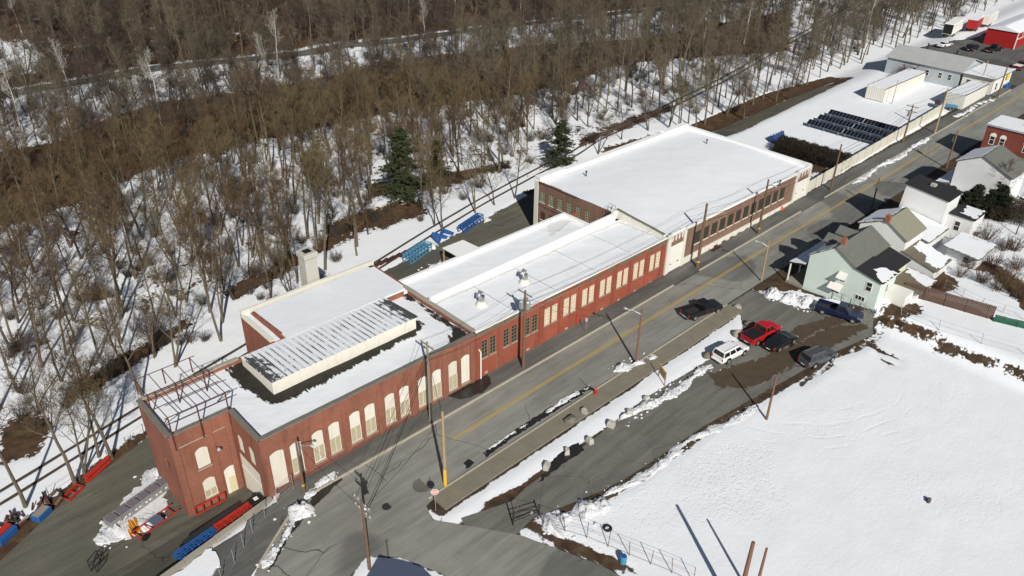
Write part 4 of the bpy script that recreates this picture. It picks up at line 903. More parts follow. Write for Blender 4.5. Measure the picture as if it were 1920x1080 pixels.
roof_slab(mh, 'porch_roof', 89.8, 98.9, (39.1, 4.9), (41.6, 4.35), sh_black); snow_patch(mh, [(89.9, 39.4), (98.7, 39.4), (98.7, 41.5), (89.9, 41.5)], lambda x, y: 4.9-(y-39.1)*.22+.13, .07, 7, .1)
for x in (90.0, 93, 96, 98.7): MB().box(x-.08, x+.08, 41.2, 41.36, 1.3, 4.42).build('porch_post', white_p, mh, True)
MB().box(89.9, 98.8, 39.02, 41.5, 1.2, 1.75).build('porch_floor', wood_g, mh, True)
# rear lean-to of the mint house
lt = thing('rear_shed', 'low brown-roofed lean-to with half melted snow behind the mint house', 'shed', (94.6, 26.5, 3))
MB().box(95.0, 99.4, 26.6, 29.9, 2.4, 4.3).build('wall', whs, lt, True); roof_slab(lt, 'roof', 94.6, 99.8, (29.95, 4.75), (26.2, 4.3), sh_brown)
snow_patch(lt, [(96.8, 26.4), (99.6, 26.4), (99.6, 29.8), (98.2, 29.7), (97.6, 28)], lambda x, y: 4.3+(y-26.2)*.12+.13, .06, 9)
MB().box(92.2, 94.6, 27.0, 29.45, 2.4, 4.6).build('entry_box', white_p, lt, True)
# second house
h2 = house('white_house', 'white sided house with tan-green shingle roof beside the mint house', 101, 106.5, [(38.0, 7.9), (34.6, 9.5), (31.6, 7.7)], 1.8, whs, [sh_grey, sh_tan])
snow_patch(h2, [(100.9, 35.0), (106.6, 35.0), (106.6, 38.2), (100.9, 38.2)], lambda x, y: 9.51-(y-34.6)*.47+.13, .06, 11, .12)
w = MB(); w.add([(101, 31.6, 1.5), (101, 27.2, 1.5), (101, 27.2, 4.9), (101, 31.6, 6.0), (105.5, 31.6, 1.5), (105.5, 27.2, 1.5), (105.5, 27.2, 4.9), (105.5, 31.6, 6.0)], [(0, 3, 2, 1), (4, 5, 6, 7), (1, 2, 6, 5)]); w.build('rear_wing', whs, h2, True)
roof_slab(h2, 'wing_roof', 100.8, 105.8, (31.7, 6.05), (26.9, 4.86), sh_brown); snow_patch(h2, [(101.6, 27.1), (105.7, 27.1), (105.7, 31.4), (103.2, 31.2), (103, 29.2), (101.7, 28.6)], lambda x, y: 4.86+(y-26.9)*.248+.13, .07, 13)
MB().box(100.7, 101.3, 34.3, 34.9, 9.3, 10.3).build('chimney', brickA, h2, True)
# third: tall white house with black roof
h3 = thing('tall_white_house', 'tall white sided house with black low pitched roof and rear addition', 'house', (113.5, 38, 2))
w = MB(); w.rings([[(113.5, 38.3, 1), (118, 38.3, 1), (118, 31.7, 2), (113.5, 31.7, 2)], [(113.5, 37.7, 10.1), (118, 37.7, 10.1), (118, 31.7, 9.4), (113.5, 31.7, 9.4)]]); w.build('wall', whs, h3, True)
MB().rings([[(113.3, 38.0, 10.15), (118.2, 38.0, 10.15), (118.2, 31.5, 9.42), (113.3, 31.5, 9.42)], [(113.3, 38.0, 10.3), (118.2, 38.0, 10.3), (118.2, 31.5, 9.57), (113.3, 31.5, 9.57)]]).build('roof', sh_black, h3, True)
MB().box(115.6, 116.3, 34.6, 35.3, 10.0, 10.35).build('skylight', conc_l, h3, True)
w = MB(); w.box(115.4, 119.6, 28.3, 31.68, 2, 7.1); w.build('rear_addition', whs, h3, True); MB().box(115.2, 119.8, 28.1, 31.66, 7.102, 7.28).build('addition_roof', sh_black, h3, True)
snow_patch(h3, [(115.6, 28.4), (119.3, 28.4), (119.3, 30.6), (116.2, 30.4)], lambda x, y: 7.285, .07, 15)
xwin(h3, 115.4, 30.2, 5.6, .85, 1.5)
roof_slab(h3, 'low_roof', 106.8, 113.4, (37.5, 6.6), (30.5, 5.6), sh_grey); snow_patch(h3, [(106.9, 30.6), (113.3, 30.6), (113.3, 37.4), (106.9, 37.4)], lambda x, y: 5.6+(y-30.5)*.143+.13, .09, 17, .08)
MB().box(107, 113.3, 30.8, 37.3, 2, 5.6).build('low_wing', whs, h3, True)
gsh = thing('garden_shed', 'low white shed with snowy roof behind the tall white house', 'shed', (108, 26, 3.4)); MB().box(108.5, 113.5, 24.6, 28.6, 2.8, 5.2).build('wall', whs, gsh, True); roof_slab(gsh, 'roof', 107.6, 113.9, (29.0, 5.55), (24.2, 5.22), sh_grey); snow_patch(gsh, [(107.7, 24.3), (113.8, 24.3), (113.8, 28.9), (107.7, 28.9)], lambda x, y: 5.22+(y-24.2)*.069+.13, .1, 19, .1); xwin(gsh, 108.5, 26, 4.3, .8, .9)
# fourth: big white house, grey roof
h4 = house('grey_roofed_house', 'big white house with grey gable roof next to the brick house', 130.5, 137.5, [(37.0, 9.4), (33.6, 11.1), (29.0, 9.0)], 2.3, whs, [sh_grey, sh_grey])
snow_patch(h4, [(130.4, 33.9), (137.6, 33.9), (137.6, 37.2), (130.4, 37.2)], lambda x, y: 11.11-(y-33.6)*.5+.13, .06, 21, .08)
xwin(h4, 130.5, 30.4, 7.6, .7, 1.1); roof_slab(h4, 'porch_roof', 130.2, 137, (37.1, 5.6), (39.3, 5.2), sh_grey); snow_patch(h4, [(130.3, 37.3), (136.9, 37.3), (136.9, 39.2), (130.3, 39.2)], lambda x, y: 5.6-(y-37.1)*.18+.13, .1, 22, .05)
for x in (130.4, 133.5, 136.8): MB().box(x-.08, x+.08, 39.0, 39.16, 2, 5.2).build('porch_post', white_p, h4, True)
ga = thing('long_garage', 'long low garage under a thick white snow roof', 'garage', (128, 35, 2.3)); MB().box(127.2, 129.9, 28.5, 39.2, 1.6, 4.4).build('wall', whs, ga, True); MB().box(126.9, 130.1, 28.2, 39.4, 4.402, 4.55).build('roof', sh_grey, ga, True); snow_patch(ga, [(126.95, 28.3), (130.05, 28.3), (130.05, 39.3), (126.95, 39.3)], lambda x, y: 4.552, .22, 23, .04)
# brick house
bh = thing('brick_house', 'dark red brick house with white arched window heads and snowy flat roof', 'house', (151, 40, 2.7))
MB().box(151, 157.5, 29.5, 40, 1.8, 9.7).build('wall', brickD, bh, True); MB().box(150.75, 157.8, 29.2, 40.25, 9.702, 9.95).build('cornice', plain('grey_cornice', (.33, .35, .37), .7, .1, 1), bh, True); snow_patch(bh, [(150.9, 29.4), (157.6, 29.4), (157.6, 40.1), (150.9, 40.1)], lambda x, y: 9.952, .1, 25, .04)
for yy in (38.6, 37.0, 33.2): w_ = xwin(bh, 151, yy, 7.4, .85, 1.7); MB().rings([[(x, yy-.55, 8.0), (x, yy+.55, 8.0), (x, yy+.4, 8.5), (x, yy, 8.66), (x, yy-.4, 8.5)] for x in (150.9, 150.998)]).build('window_head', white_p, w_, True)
xwin(bh, 151, 33.0, 4.6, 1.5, 1.4, None, None, 2, 2)
roof_slab(bh, 'porch_roof', 148.6, 150.98, (35.6, 5.6), (31.5, 5.6), sh_brown); MB().box(154, 154.6, 34, 34.6, 10.05, 10.9).build('chimney', conc_l, bh, True)
# fences behind the houses
def plank_fence(name, label, a, b, h, mat, w=.16, step=.17, cat='fence'):
    a = Vector(a); b = Vector(b); L = (b-a).length; d = (b-a)/L; t = thing(name, label, cat, (a.x, a.y, H1(a.x, a.y))); n = int(L/step); rz = math.atan2(d.y, d.x)
    me = MB().box(0, w, -.012, .012, 0, h).mesh('plank', mat); me2 = MB().box(0, .1, -.09, -.015, -.1, h*.95).mesh('post', mat)
    for i in range(n):
        p = a+d*(i*step); link('plank', me, t, (p.x-a.x, p.y-a.y, H1(p.x, p.y)-H1(a.x, a.y)+RND.uniform(-.03, .03)), rz)
        if i % 14 == 0: link('post', me2, t, (p.x-a.x, p.y-a.y, H1(p.x, p.y)-H1(a.x, a.y)), rz)
    for z in (.3, h-.3): MB().bar((0, -.03, z), (b.x-a.x, b.y-a.y-.03, H1(b.x, b.y)-H1(a.x, a.y)+z), .05).build('rail', mat, t)
    return t
br_f = plain('brown_fence_wood', (.115, .07, .052), .9, .25, 2)
fa = G2((1692, 552), (1860, 600)); plank_fence('plank_fence', 'tall brown plank fence behind the mint house', fa[0], fa[1], 1.9, br_f)
fa = G2((1862, 603), (1925, 618)); plank_fence('green_fence', 'low dark green fence continuing from the brown plank fence', fa[0], fa[1], 1.0, plain('green_paint', (.02, .10, .055), .7, .2, 2))
def wire_fence(name, label, pts, h=1.3, step=2.5, r=.035, mat=None, lean=0, wires=(.12, .55, 1.), cat='fence'):
    mat = mat or steel; p0 = Vector(pts[0]); t = thing(name, label, cat, (p0.x, p0.y, H1(p0.x, p0.y))); tops = []
    for i in range(len(pts)-1):
        a = Vector(pts[i]); b = Vector(pts[i+1]); k = max(1, round((b-a).length/step))
        for j in range(k+(i == len(pts)-2)):
            p = a.lerp(b, j/k); z = H1(p.x, p.y); q = Vector((p.x+RND.uniform(-lean, lean), p.y+RND.uniform(-lean, lean), z+h*RND.uniform(.95, 1.05)))
            MB().tube([(p.x, p.y, z-.1), q], r, 6).build('post', mat, t, True); tops.append((Vector((p.x, p.y, z)), q))
    for w in wires:
        MB().tube([a.lerp(b, w) for a, b in tops], .014, 4).build('wire', mat, t, True)
    return t
wire_fence('chain_fence', 'grey wire fence along the side of the mint house', G2((1520, 540), (1560, 560), (1640, 592)), 1.2, 1.6)
wire_fence('yard_wire_fence', 'thin wire fence across the snowy back gardens', G2((1770, 540), (1840, 575), (1920, 600)), 1.2, 3)
wire_fence('field_wire_fence', 'leaning wire fence at the snowy field edge below the green fence', G2((1690, 590), (1760, 620), (1840, 645), (1925, 668)), 1.3, 3.5, lean=.25)
wire_fence('rusty_field_fence', 'rusty leaning wire fence along the field beside the side road', G2((965, 975), (1020, 985), (1100, 1010), (1180, 1042), (1260, 1075), (1300, 1095)), 1.9, 2.1, .035, plain('rusty_wire', (.16, .11, .085), .8, .3, 3), .22)

# ------------------------------------------------------------------ compound with solar tables, containers, far sheds
fx0, fx1 = 117.2, 172.0
cf = thing('compound_fence', 'long cream slatted fence along the pavement beside the solar panels', 'fence', (fx0, 54.0, H1(fx0, 54)))
cfm = plain('cream_fence_slats', (.60, .57, .47), .75, .12, 1.5); x = fx0
pan = MB().box(.06, 2.94, -.03, .03, .12, 2.1).mesh('fence_panel', cfm); pst = MB().cyl(0, 0, -.1, 2.25, .05, .05, 6).mesh('post', steel); slt = MB().box(0, .03, -.045, -.031, .15, 2.08).mesh('slat_edge', plain('fence_shadow_slat', (.42, .40, .34), .8, .1, 2))
i = 0
while x < fx1:
    y = 53.95+(x-fx0)*.02; p = link('fence_panel', pan, cf, (x-fx0, y-54, H1(x, y)-H1(fx0, 54)), .02); link('post', pst, cf, (x-fx0, y-54, H1(x, y)-H1(fx0, 54)))
    x += 3
cell = NT('solar_cells'); cn = cell.vor(6, 'F1', cell.pos(True), 0).outputs['Distance']; sol_m = cell.out(cell.mix(cn, (.006, .007, .012), (.012, .013, .02)), .18, None, spec=.5)
alu = plain('aluminium_frame', (.45, .46, .47), .4, .1, 3, .7)
pm = MB(); pm.box(0, 1.3, .03, .70, .0, .04); pm = pm.mesh('solar_panel', sol_m); fm_ = MB()
fm_.box(-.02, 1.32, 0, .028, -.01, .05).box(-.02, 1.32, .702, .73, -.01, .05).box(-.02, -.001, .029, .701, -.01, .05).box(1.301, 1.32, .029, .701, -.01, .05); fm_ = fm_.mesh('panel_frame', alu)
for r_i, xr in enumerate((145.3, 149.4, 153.7)):
    for t_i, yr in enumerate((55.2, 62.6)):
        z = H1(xr, yr+3.5); nm = ('near the hedge', 'in the middle row', 'in the rearmost row')[r_i]; sd_ = ('close to the street fence', 'away from the street')[t_i]
        t = thing('solar_table', 'tilted table of black solar panels %s, %s' % (nm, sd_), 'solar panels', (xr, yr, z), 0, 'solar tables in the compound')
        for k in range(10):
            p = link('solar_panel', pm, t, (0, k*.73, .75)); p.rotation_euler = (0, -R(30), 0); f = link('panel_frame', fm_, p)
        for k in (.6, 3.6, 6.7):
            MB().bar((.2, k, -.1), (.2, k, .84), .1).build('leg', alu, t); MB().bar((1., k, -.1), (1., k, 1.28), .1).build('leg', alu, t)
        MB().bar((.2, .05, .82), (.2, 7.25, .82), .07).build('purlin', alu, t); MB().bar((1., .05, 1.28), (1., 7.25, 1.28), .07).build('purlin', alu, t)
ribw = NT('ribbed_white_metal'); x_, y_, z_ = ribw.sep(ribw.pos()); fr2 = ribw.math('FRACT', ribw.math('MULTIPLY', ribw.math('ADD', x_, y_), 2.2)); ribwm = ribw.out(ribw.mix(ribw.step(fr2, .0, .25), (.36, .35, .31), (.70, .68, .61)), .6, fr2, .6, .04)
def container(label, x0, x1, y0, y1, h):
    z = H1((x0+x1)/2, (y0+y1)/2); t = thing('storage_container', label, 'container', (x0, y0, z), 0, 'white storage containers in the compound')
    MB().box(x0, x1, y0, y1, z, z+h).build('body', ribwm, t, True)
    MB().box(x0-.06, x1+.06, y0-.06, y0+.05, z+h+.002, z+h+.14).build('roof_rail', steel_r, t, True); MB().box(x0-.06, x1+.06, y1-.05, y1+.06, z+h+.002, z+h+.14).build('roof_rail', steel_r, t, True)
    k = x0+3
    while k < x1: MB().box(k-.05, k+.05, y0-.07, y0-.003, z+.1, z+h).build('corner_post', offwhite, t, True); k += 3.6
    snow_patch(t, [(x0+.02, y0+.15), (x1-.02, y0+.15), (x1-.02, y1-.1), (x0+.02, y1-.1)], lambda x, y: z+h+.004, .13, 31, .1)
container('longer white ribbed container with red roof edge and snowy top, set back', 170.5, 190.5, 66.2, 70.2, 2.7); container('shorter white ribbed container with snowy top beside the pavement', 178.0, 190.6, 52.9, 56.6, 2.9)
gm = NT('old_corrugated_roof'); n_ = gm.noise(.5, 6, .7); n2_ = gm.noise(1.5, 4, .6, gm.pos(sc=(.2, 2, 1))); gcm = gm.out(gm.mix(gm.math('ADD', gm.math('MULTIPLY', n_, .5), gm.math('MULTIPLY', n2_, .5)), (.27, .27, .26), (.52, .52, .50)), .6, n2_, .3, .05)
gb = thing('metal_workshop', 'old grey metal workshop with long corrugated roof behind the containers', 'workshop', (192, 66, 3.5))
gw = plain('grey_metal_wall', (.40, .43, .46), .6, .12, 1.2); zg = H1(194, 66)
w = MB(); w.add([(192, 59.5, zg-.5), (192, 76, zg-2), (192, 76, 7.2), (192, 59.5, 7.2), (204, 59.5, zg), (204, 76, zg-2), (204, 76, 7.2), (204, 59.5, 7.2), (198, 59.5, 9), (198, 76, 9)], [(0, 3, 2, 1), (4, 5, 6, 7), (0, 4, 7, 8, 3), (1, 2, 9, 6, 5)]); w.build('wall', gw, gb, True)
for a, b in (((191.6, 7.2), (198, 9.1)), ((198, 9.1), (204.4, 7.2))): MB().rings([[(a[0], 59, a[1]), (b[0], 59, b[1]), (b[0], 76.5, b[1]), (a[0], 76.5, a[1])], [(a[0], 59, a[1]+.12), (b[0], 59, b[1]+.12), (b[0], 76.5, b[1]+.12), (a[0], 76.5, a[1]+.12)]]).build('roof', gcm, gb, True)
for yy in (61.5, 63.6, 66.5, 69.5): xwin(gb, 192, yy, 5.6, .9, 1.3)
for yy, xx in ((64, 200), (71, 201)): MB().cyl(xx, yy, 8.2, 9.9, .2, .2, 8).build('flue', dark_s, gb, True)
st = thing('corner_store', 'low white store with snowy flat roof and round yellow sign on the corner', 'store', (191, 54, 3.5)); zs = H1(192, 54)
MB().box(192.2, 203.5, 52.6, 58.9, zs-.3, 7.0).build('wall', white_p, st, True); MB().box(191.7, 204, 52.2, 59.0, 7.002, 7.2).build('roof', sh_grey, st, True); snow_patch(st, [(191.8, 52.3), (203.9, 52.3), (203.9, 58.9), (191.8, 58.9)], lambda x, y: 7.203, .12, 33, .06)
xwin(st, 192.2, 57.2, 5.4, 1.5, 1.3); xwin(st, 192.2, 54.4, 5.4, .9, 1.6); ywin(st, 52.6, 195, 5, 1.2, 1.6); ywin(st, 52.6, 198.4, 4.8, 1, 2.2)
MB().rings([[(200.6+.75*math.cos(a*.5236), y, 6.2+.75*math.sin(a*.5236)) for a in range(12)] for y in (52.3, 52.42)]).build('round_sign', plain('yellow_sign', (.75, .50, .02), .5, .05, 1), st, True)
for x in (200, 202): MB().cyl(x, 52.0, zs, zs+1.1, .35, .4, 10).build('blue_bin', blue_p, st, True)
redw = plain('red_metal_cladding', (.36, .02, .02), .5, .12, .8)
rbld = thing('red_shed', 'long red metal shed with snowy gable roof beside the car park', 'shed', (236, 63, 4.4)); zq = H1(238, 66)
w = MB(); w.add([(236, 62.5, zq), (236, 70, zq), (236, 70, 8.6), (236, 62.5, 8.6), (262, 62.5, zq), (262, 70, zq), (262, 70, 8.6), (262, 62.5, 8.6)], [(0, 3, 2, 1), (4, 5, 6, 7), (0, 4, 7, 3), (1, 2, 6, 5)]); w.build('wall', redw, rbld, True)
MB().rings([[(235.7, 62.2, 8.6), (262.3, 62.2, 8.6), (262.3, 70.4, 8.6), (235.7, 70.4, 8.6)], [(235.7, 65.9, 9.7), (262.3, 65.9, 9.7), (262.3, 66.5, 9.7), (235.7, 66.5, 9.7)]]).build('roof', snow_m, rbld, True)
MB().box(236.3, 262, 62.42, 62.498, 6.8, 7.05).build('stripe', cream, rbld, True); MB().box(235.9, 236.2, 62.4, 62.6, zq, 8.6).build('corner_trim', white_p, rbld, True); ywin(rbld, 62.5, 240, 7.7, .9, .7, 1)
# trailers on the far lane
def box_trailer(label, p, rz, L, W, Hh, z0, mat, roof, openb=False, name='box_trailer', cat='trailer'):
    t = thing(name, label, cat, (p.x, p.y, p.z), rz)
    b = MB().cbox(-L/2, L/2, -W/2, W/2, z0, z0+Hh, .08).build('body', mat, t); MB().box(-L/2+.1, L/2-.1, -W/2+.1, W/2-.1, z0+Hh+.002, z0+Hh+.08).build('roof', roof, t)
    if openb: MB().box(-L/2-.02, -L/2-.002, -W/2+.12, W/2-.12, z0+.1, z0+Hh-.12).build('open_doorway', black, b)
    for x in (-L*.28, -L*.28+1.2):
        for s in (-1, 1): w = MB().tube([(x, s*(W/2-.28), .48), (x, s*(W/2-.02), .48)], .48, 14).build('tyre', black, t); MB().tube([(x, s*(W/2-.02), .48), (x, s*(W/2), .48)], .24, 10).build('rim', steel, w)
    MB().bar((L*.3, -.6, 0), (L*.3, -.6, z0), .12).build('landing_leg', dark_s, t); MB().bar((L*.3, .6, 0), (L*.3, .6, z0), .12).build('landing_leg', dark_s, t); MB().bar((-L/2, 0, z0-.1), (L/2, 0, z0-.1), .3, .2).build('chassis', dark_s, t)
    return t
box_trailer('white box trailer standing open at the back', G(1783, 66), .12, 11, 2.6, 2.7, 1.2, white_p, membrane, True); box_trailer('short red box trailer between the white trailer and the camper', G(1824, 56), .12, 7, 2.5, 2.3, .9, redw, snow_m)
box_trailer('white camper with green lower body and snowy roof', G(1850, 47), .12, 10, 2.5, 2.4, 1.0, white_p, snow_m, name='camper', cat='camper')

# snowy gabled roof at the foot of the side road (only its top shows)
d_ = G(712, 1045)-G(734, 1000); rp = on(2, 745, 1062, 6.6)+Vector((d_.x, d_.y, 0)); lh = thing('gable_house', 'house with snowy gable roof at the side road corner', 'house', (rp.x, rp.y, 0))
rx, ry = rp.x, rp.y
MB().rings([[(rx-3.4, y, -.3), (rx+3.4, y, -.3), (rx+3.4, y, 4.2), (rx, y, 6.5), (rx-3.4, y, 4.2)] for y in (ry-.3, ry-9)]).build('wall', whs, lh, True)
for s_ in (-1, 1):
    m_ = MB(); m_.rings([[(rx, ry, 6.55), (rx, ry-9.3, 6.55), (rx+s_*3.8, ry-9.3, 3.98), (rx+s_*3.8, ry, 3.98)], [(rx, ry, 6.72), (rx, ry-9.3, 6.72), (rx+s_*3.8, ry-9.3, 4.15), (rx+s_*3.8, ry, 4.15)]]); m_.build('roof', snow_m, lh, True)
MB().cyl(rx+.4, ry-.8, 6.2, 8.1, .05, .05, 6).build('vent_pipe', white_p, lh, True)
# ------------------------------------------------------------------ vehicles (x forward, origin on the ground)
def paint(name, col, rough=.28): return plain(name, col, rough, .06, 1.5, .0, .6, True, .02)
lamp_r = plain('tail_lamp_red', (.5, .02, .015), .3, .05, 3); lamp_w = plain('head_lamp_glass', (.7, .7, .68), .15, .05, 3); chrome = plain('chrome', (.6, .6, .6), .2, .05, 3, .9); tyre_m = plain('tyre', (.016, .016, .016), .85, .2, 4)
auto_gl = plain('tinted_glass', (.012, .014, .016), .06, .2, .6, 0, .7)
def car(label, a, b, kind, col, group='cars parked in the lot', L=None, extra=None):
    pa = G(*a); pb = G(*b); d = (pb-pa); rz = math.atan2(d.y, d.x); c = (pa+pb)/2
    t = thing({'pickup': 'pickup_truck', 'suv': 'suv', 'sedan': 'sedan'}[kind], label, {'pickup': 'pickup', 'suv': 'suv', 'sedan': 'car'}[kind], (c.x, c.y, H1(c.x, c.y)+.025), rz, group)
    mat = paint('paint_'+label[:14].replace(' ', '_'), col); L = L or {'pickup': 5.6, 'suv': 4.7, 'sedan': 4.7}[kind]; W = {'pickup': 1.95, 'suv': 1.85, 'sedan': 1.8}[kind]; h = L/2; w = W/2
    belt, roof = {'pickup': (1.12, 1.80), 'suv': (1.08, 1.72), 'sedan': (.95, 1.42)}[kind]; hood = belt-.08
    def sec(x, hw, zb, zt): return [(x, -hw+.06, zb), (x, hw-.06, zb), (x, hw, zb+.18), (x, hw, zt-.16), (x, hw-.10, zt), (x, -hw+.10, zt), (x, -hw, zt-.16), (x, -hw, zb+.18)]
    def loft(mb, st): mb.rings([sec(*s) for s in st])
    body = MB()
    if kind == 'pickup':
        cx0, cx1 = -.35, 1.35                                  # cab
        loft(body, [(cx0-.02, w, .36, belt), (cx1, w, .36, belt), (h-.5, w*.98, .38, hood), (h-.12, w*.93, .42, hood-.10), (h, w*.84, .46, hood-.22)])
        bo = body.build('body', mat, t, smooth=False)
        for s in (-1, 1): MB().cbox(-h+.04, cx0-.04, *((w-.12, w) if s > 0 else (-w, -w+.12)), .40, belt, .03).build('bed_side', mat, t)
        MB().cbox(-h, -h+.09, -w+.1, w-.1, .45, belt-.02, .03).build('tailgate', mat, t); MB().box(-h+.1, cx0-.05, -w+.13, w-.13, .55, .66).build('bed_floor', extra or dark_s, t)
        if extra: MB().cbox(-h+.1, cx0-.06, -w+.10, w-.10, belt-.04, belt+.03, .02).build('bed_cover', extra, t)
        gx = (cx0, cx0+.18, cx1-.62, cx1+.02)
    elif kind == 'suv':
        loft(body, [(-h, w*.90, .48, belt-.04), (-h+.12, w*.97, .38, belt), (h*.42, w, .36, belt), (h-.5, w*.97, .38, hood), (h-.1, w*.92, .42, hood-.12), (h, w*.84, .46, hood-.26)]); bo = body.build('body', mat, t); gx = (-h+.05, -h+.30, h*.42-.55, h*.42+.12)
    else:
        loft(body, [(-h, w*.84, .48, belt-.10), (-h+.15, w*.95, .36, belt-.02), (-h+1.0, w, .32, belt), (h*.40, w, .32, belt), (h-.55, w*.97, .34, hood-.02), (h-.12, w*.9, .40, hood-.14), (h, w*.8, .44, hood-.24)]); bo = body.build('body', mat, t); gx = (-h+.75, -h+1.35, h*.40-.75, h*.40+.1)
    b0, r0, r1, b1 = gx; rw = w*.80; bw = w-.06
    cab = MB(); zb = belt-.01
    cab.rings([[(b0, -bw, zb), (b1, -bw, zb), (b1, bw, zb), (b0, bw, zb)], [(r0-.03, -rw, roof-.08), (r1+.05, -rw, roof-.08), (r1+.05, rw, roof-.08), (r0-.03, rw, roof-.08)], [(r0+.06, -rw+.1, roof), (r1-.06, -rw+.1, roof), (r1-.06, rw-.1, roof), (r0+.06, rw-.1, roof)]])
    cb = cab.build('cabin', mat, t)
    def lerp(p, q, k): return tuple(p[i]+(q[i]-p[i])*k for i in range(3))
    def pane(name, A_, B_, C_, D_, out):           # quad on a cabin face, shrunk and pushed out
        cn = [sum(q[i] for q in (A_, B_, C_, D_))/4 for i in range(3)]; q = [lerp(p, cn, .12) for p in (A_, B_, C_, D_)]; o = Vector(out)*.012
        MB().rings([[Vector(p)-o*.5 for p in q], [Vector(p)+o for p in q]]).build(name, auto_gl, cb)
    zt = roof-.08; F0, F1 = (b1, -bw, zb), (b1, bw, zb); T0, T1 = (r1+.05, -rw, zt), (r1+.05, rw, zt); R0, R1 = (b0, -bw, zb), (b0, bw, zb); S0, S1 = (r0-.03, -rw, zt), (r0-.03, rw, zt)
    pane('windscreen', F0, F1, T1, T0, (1, 0, .6)); pane('rear_window', R0, R1, S1, S0, (-1, 0, .4))
    n = 2 if kind != 'suv' else 3
    for s, (lo0, lo1, up0, up1) in ((-1, (R0, F0, S0, T0)), (1, (R1, F1, S1, T1))):
        for k in range(n):
            pane('side_window', lerp(lo0, lo1, k/n), lerp(lo0, lo1, (k+1)/n), lerp(up0, up1, (k+1)/n), lerp(up0, up1, k/n), (0, s, .35))
        for k in range(n): xx = b0+(b1-b0)*(k+.55)/n; MB().box(xx-.08, xx+.08, *((w-.005, w+.025) if s > 0 else (-w-.025, -w+.005)), belt-.24, belt-.20).build('door_handle', chrome, bo)
        MB().box(b1-.25, b1-.08, *((w, w+.2) if s > 0 else (-w-.2, -w)), belt-.02, belt+.14).build('mirror', mat, t)
        MB().box(h-.10, h-.0, *((w*.52, w*.84) if s > 0 else (-w*.84, -w*.52)), hood-.36, hood-.2).build('headlight', lamp_w, t); MB().box(-h-.015, -h+.05, *((w*.72, w*.9) if s > 0 else (-w*.9, -w*.72)), belt-.42, belt-.12).build('tail_light', lamp_r, t)
        for x in (h-.92, -h+1.0):
            wl = MB().tube([(x, s*(w-.23), .36), (x, s*(w+.015), .36)], .36, 16).build('wheel', tyre_m, t); MB().tube([(x, s*(w+.016), .36), (x, s*(w+.03), .36)], .21, 10).build('rim', steel, wl)
            m = MB(); m.rings([[(x+.45*math.cos(q*.3927), s*(w+y), .40+.45*math.sin(q*.3927)) for q in range(9)] for y in (-.02, .008)]); m.build('wheel_arch', black, t)
    MB().cbox(h-.05, h+.08, -w*.84, w*.84, .38, .56, .03).build('front_bumper', chrome if kind == 'pickup' else mat, t); MB().cbox(-h-.10, -h+.02, -w*.86, w*.86, .40, .58, .03).build('rear_bumper', chrome if kind == 'pickup' else mat, t)
    MB().box(h-.02, h+.015, -w*.48, w*.48, hood-.42, hood-.22).build('grille', black, t); MB().box(-h-.115, -h-.102, -.25, .25, .44, .55).build('number_plate', white_p, t)
    if kind == 'suv':
        for s in (-.6, .6): MB().bar((r0+.15, s*rw/.8, roof+.05), (r1-.15, s*rw/.8, roof+.05), .04).build('roof_rail', steel, t)
    return t
car('black pickup parked at the kerb of the street', (1291, 596), (1338, 580), 'pickup', (.012, .012, .013), 'cars parked along the kerb')
car('white suv with roof rails parked beside the snow strip', (1345, 681), (1391, 656), 'suv', (.78, .78, .77))
car('red pickup with black bed cover beside the boulder', (1402, 645), (1449, 619), 'pickup', (.42, .012, .016), extra=plain('black_bed_cover', (.015, .015, .016), .6, .1, 2, obj=True))
car('black sedan parked next to the red pickup', (1440, 660), (1484, 634), 'sedan', (.012, .012, .014))
car('silver grey suv at the edge of the snowy field', (1507, 688), (1556, 668), 'suv', (.065, .07, .075))
car('dark blue pickup parked below the mint house', (1538, 582), (1606, 602), 'pickup', (.008, .014, .05))
car('white car behind the grey workshop', (1762, 90), (1780, 86), 'sedan', (.75, .75, .75), 'cars in the far car park')
car('dark suv with snow beside it, at the red shed', (1812, 98), (1832, 90), 'suv', (.015, .016, .02), 'cars in the far car park'); car('black pickup at the corner of the red shed', (1852, 99), (1872, 94), 'pickup', (.012, .012, .014), 'cars in the far car park'); car('maroon pickup with white bed cover near the store', (1900, 134), (1924, 124), 'pickup', (.12, .01, .015), 'cars in the far car park', extra=white_p)
# blue flatbed and rusty trailer beside the shorter container
p = G(1772, 204); t = thing('flatbed_trailer', 'light blue flatbed trailer beside the shorter container', 'trailer', tuple(p), -1.2); MB().box(-2.2, 2.2, -1, 1, .7, .85).build('deck', teal_p, t); MB().box(-2.2, -1.2, -1, 1, .852, 1.35).build('rusty_crate', steel_r, t)
for x in (-.9, .9):
    for s in (-1, 1): w = MB().tube([(x, s*.8, .35), (x, s*1.02, .35)], .35, 12).build('tyre', tyre_m, t); MB().tube([(x, s*1.02, .35), (x, s*1.04, .35)], .18, 8).build('rim', steel, w)
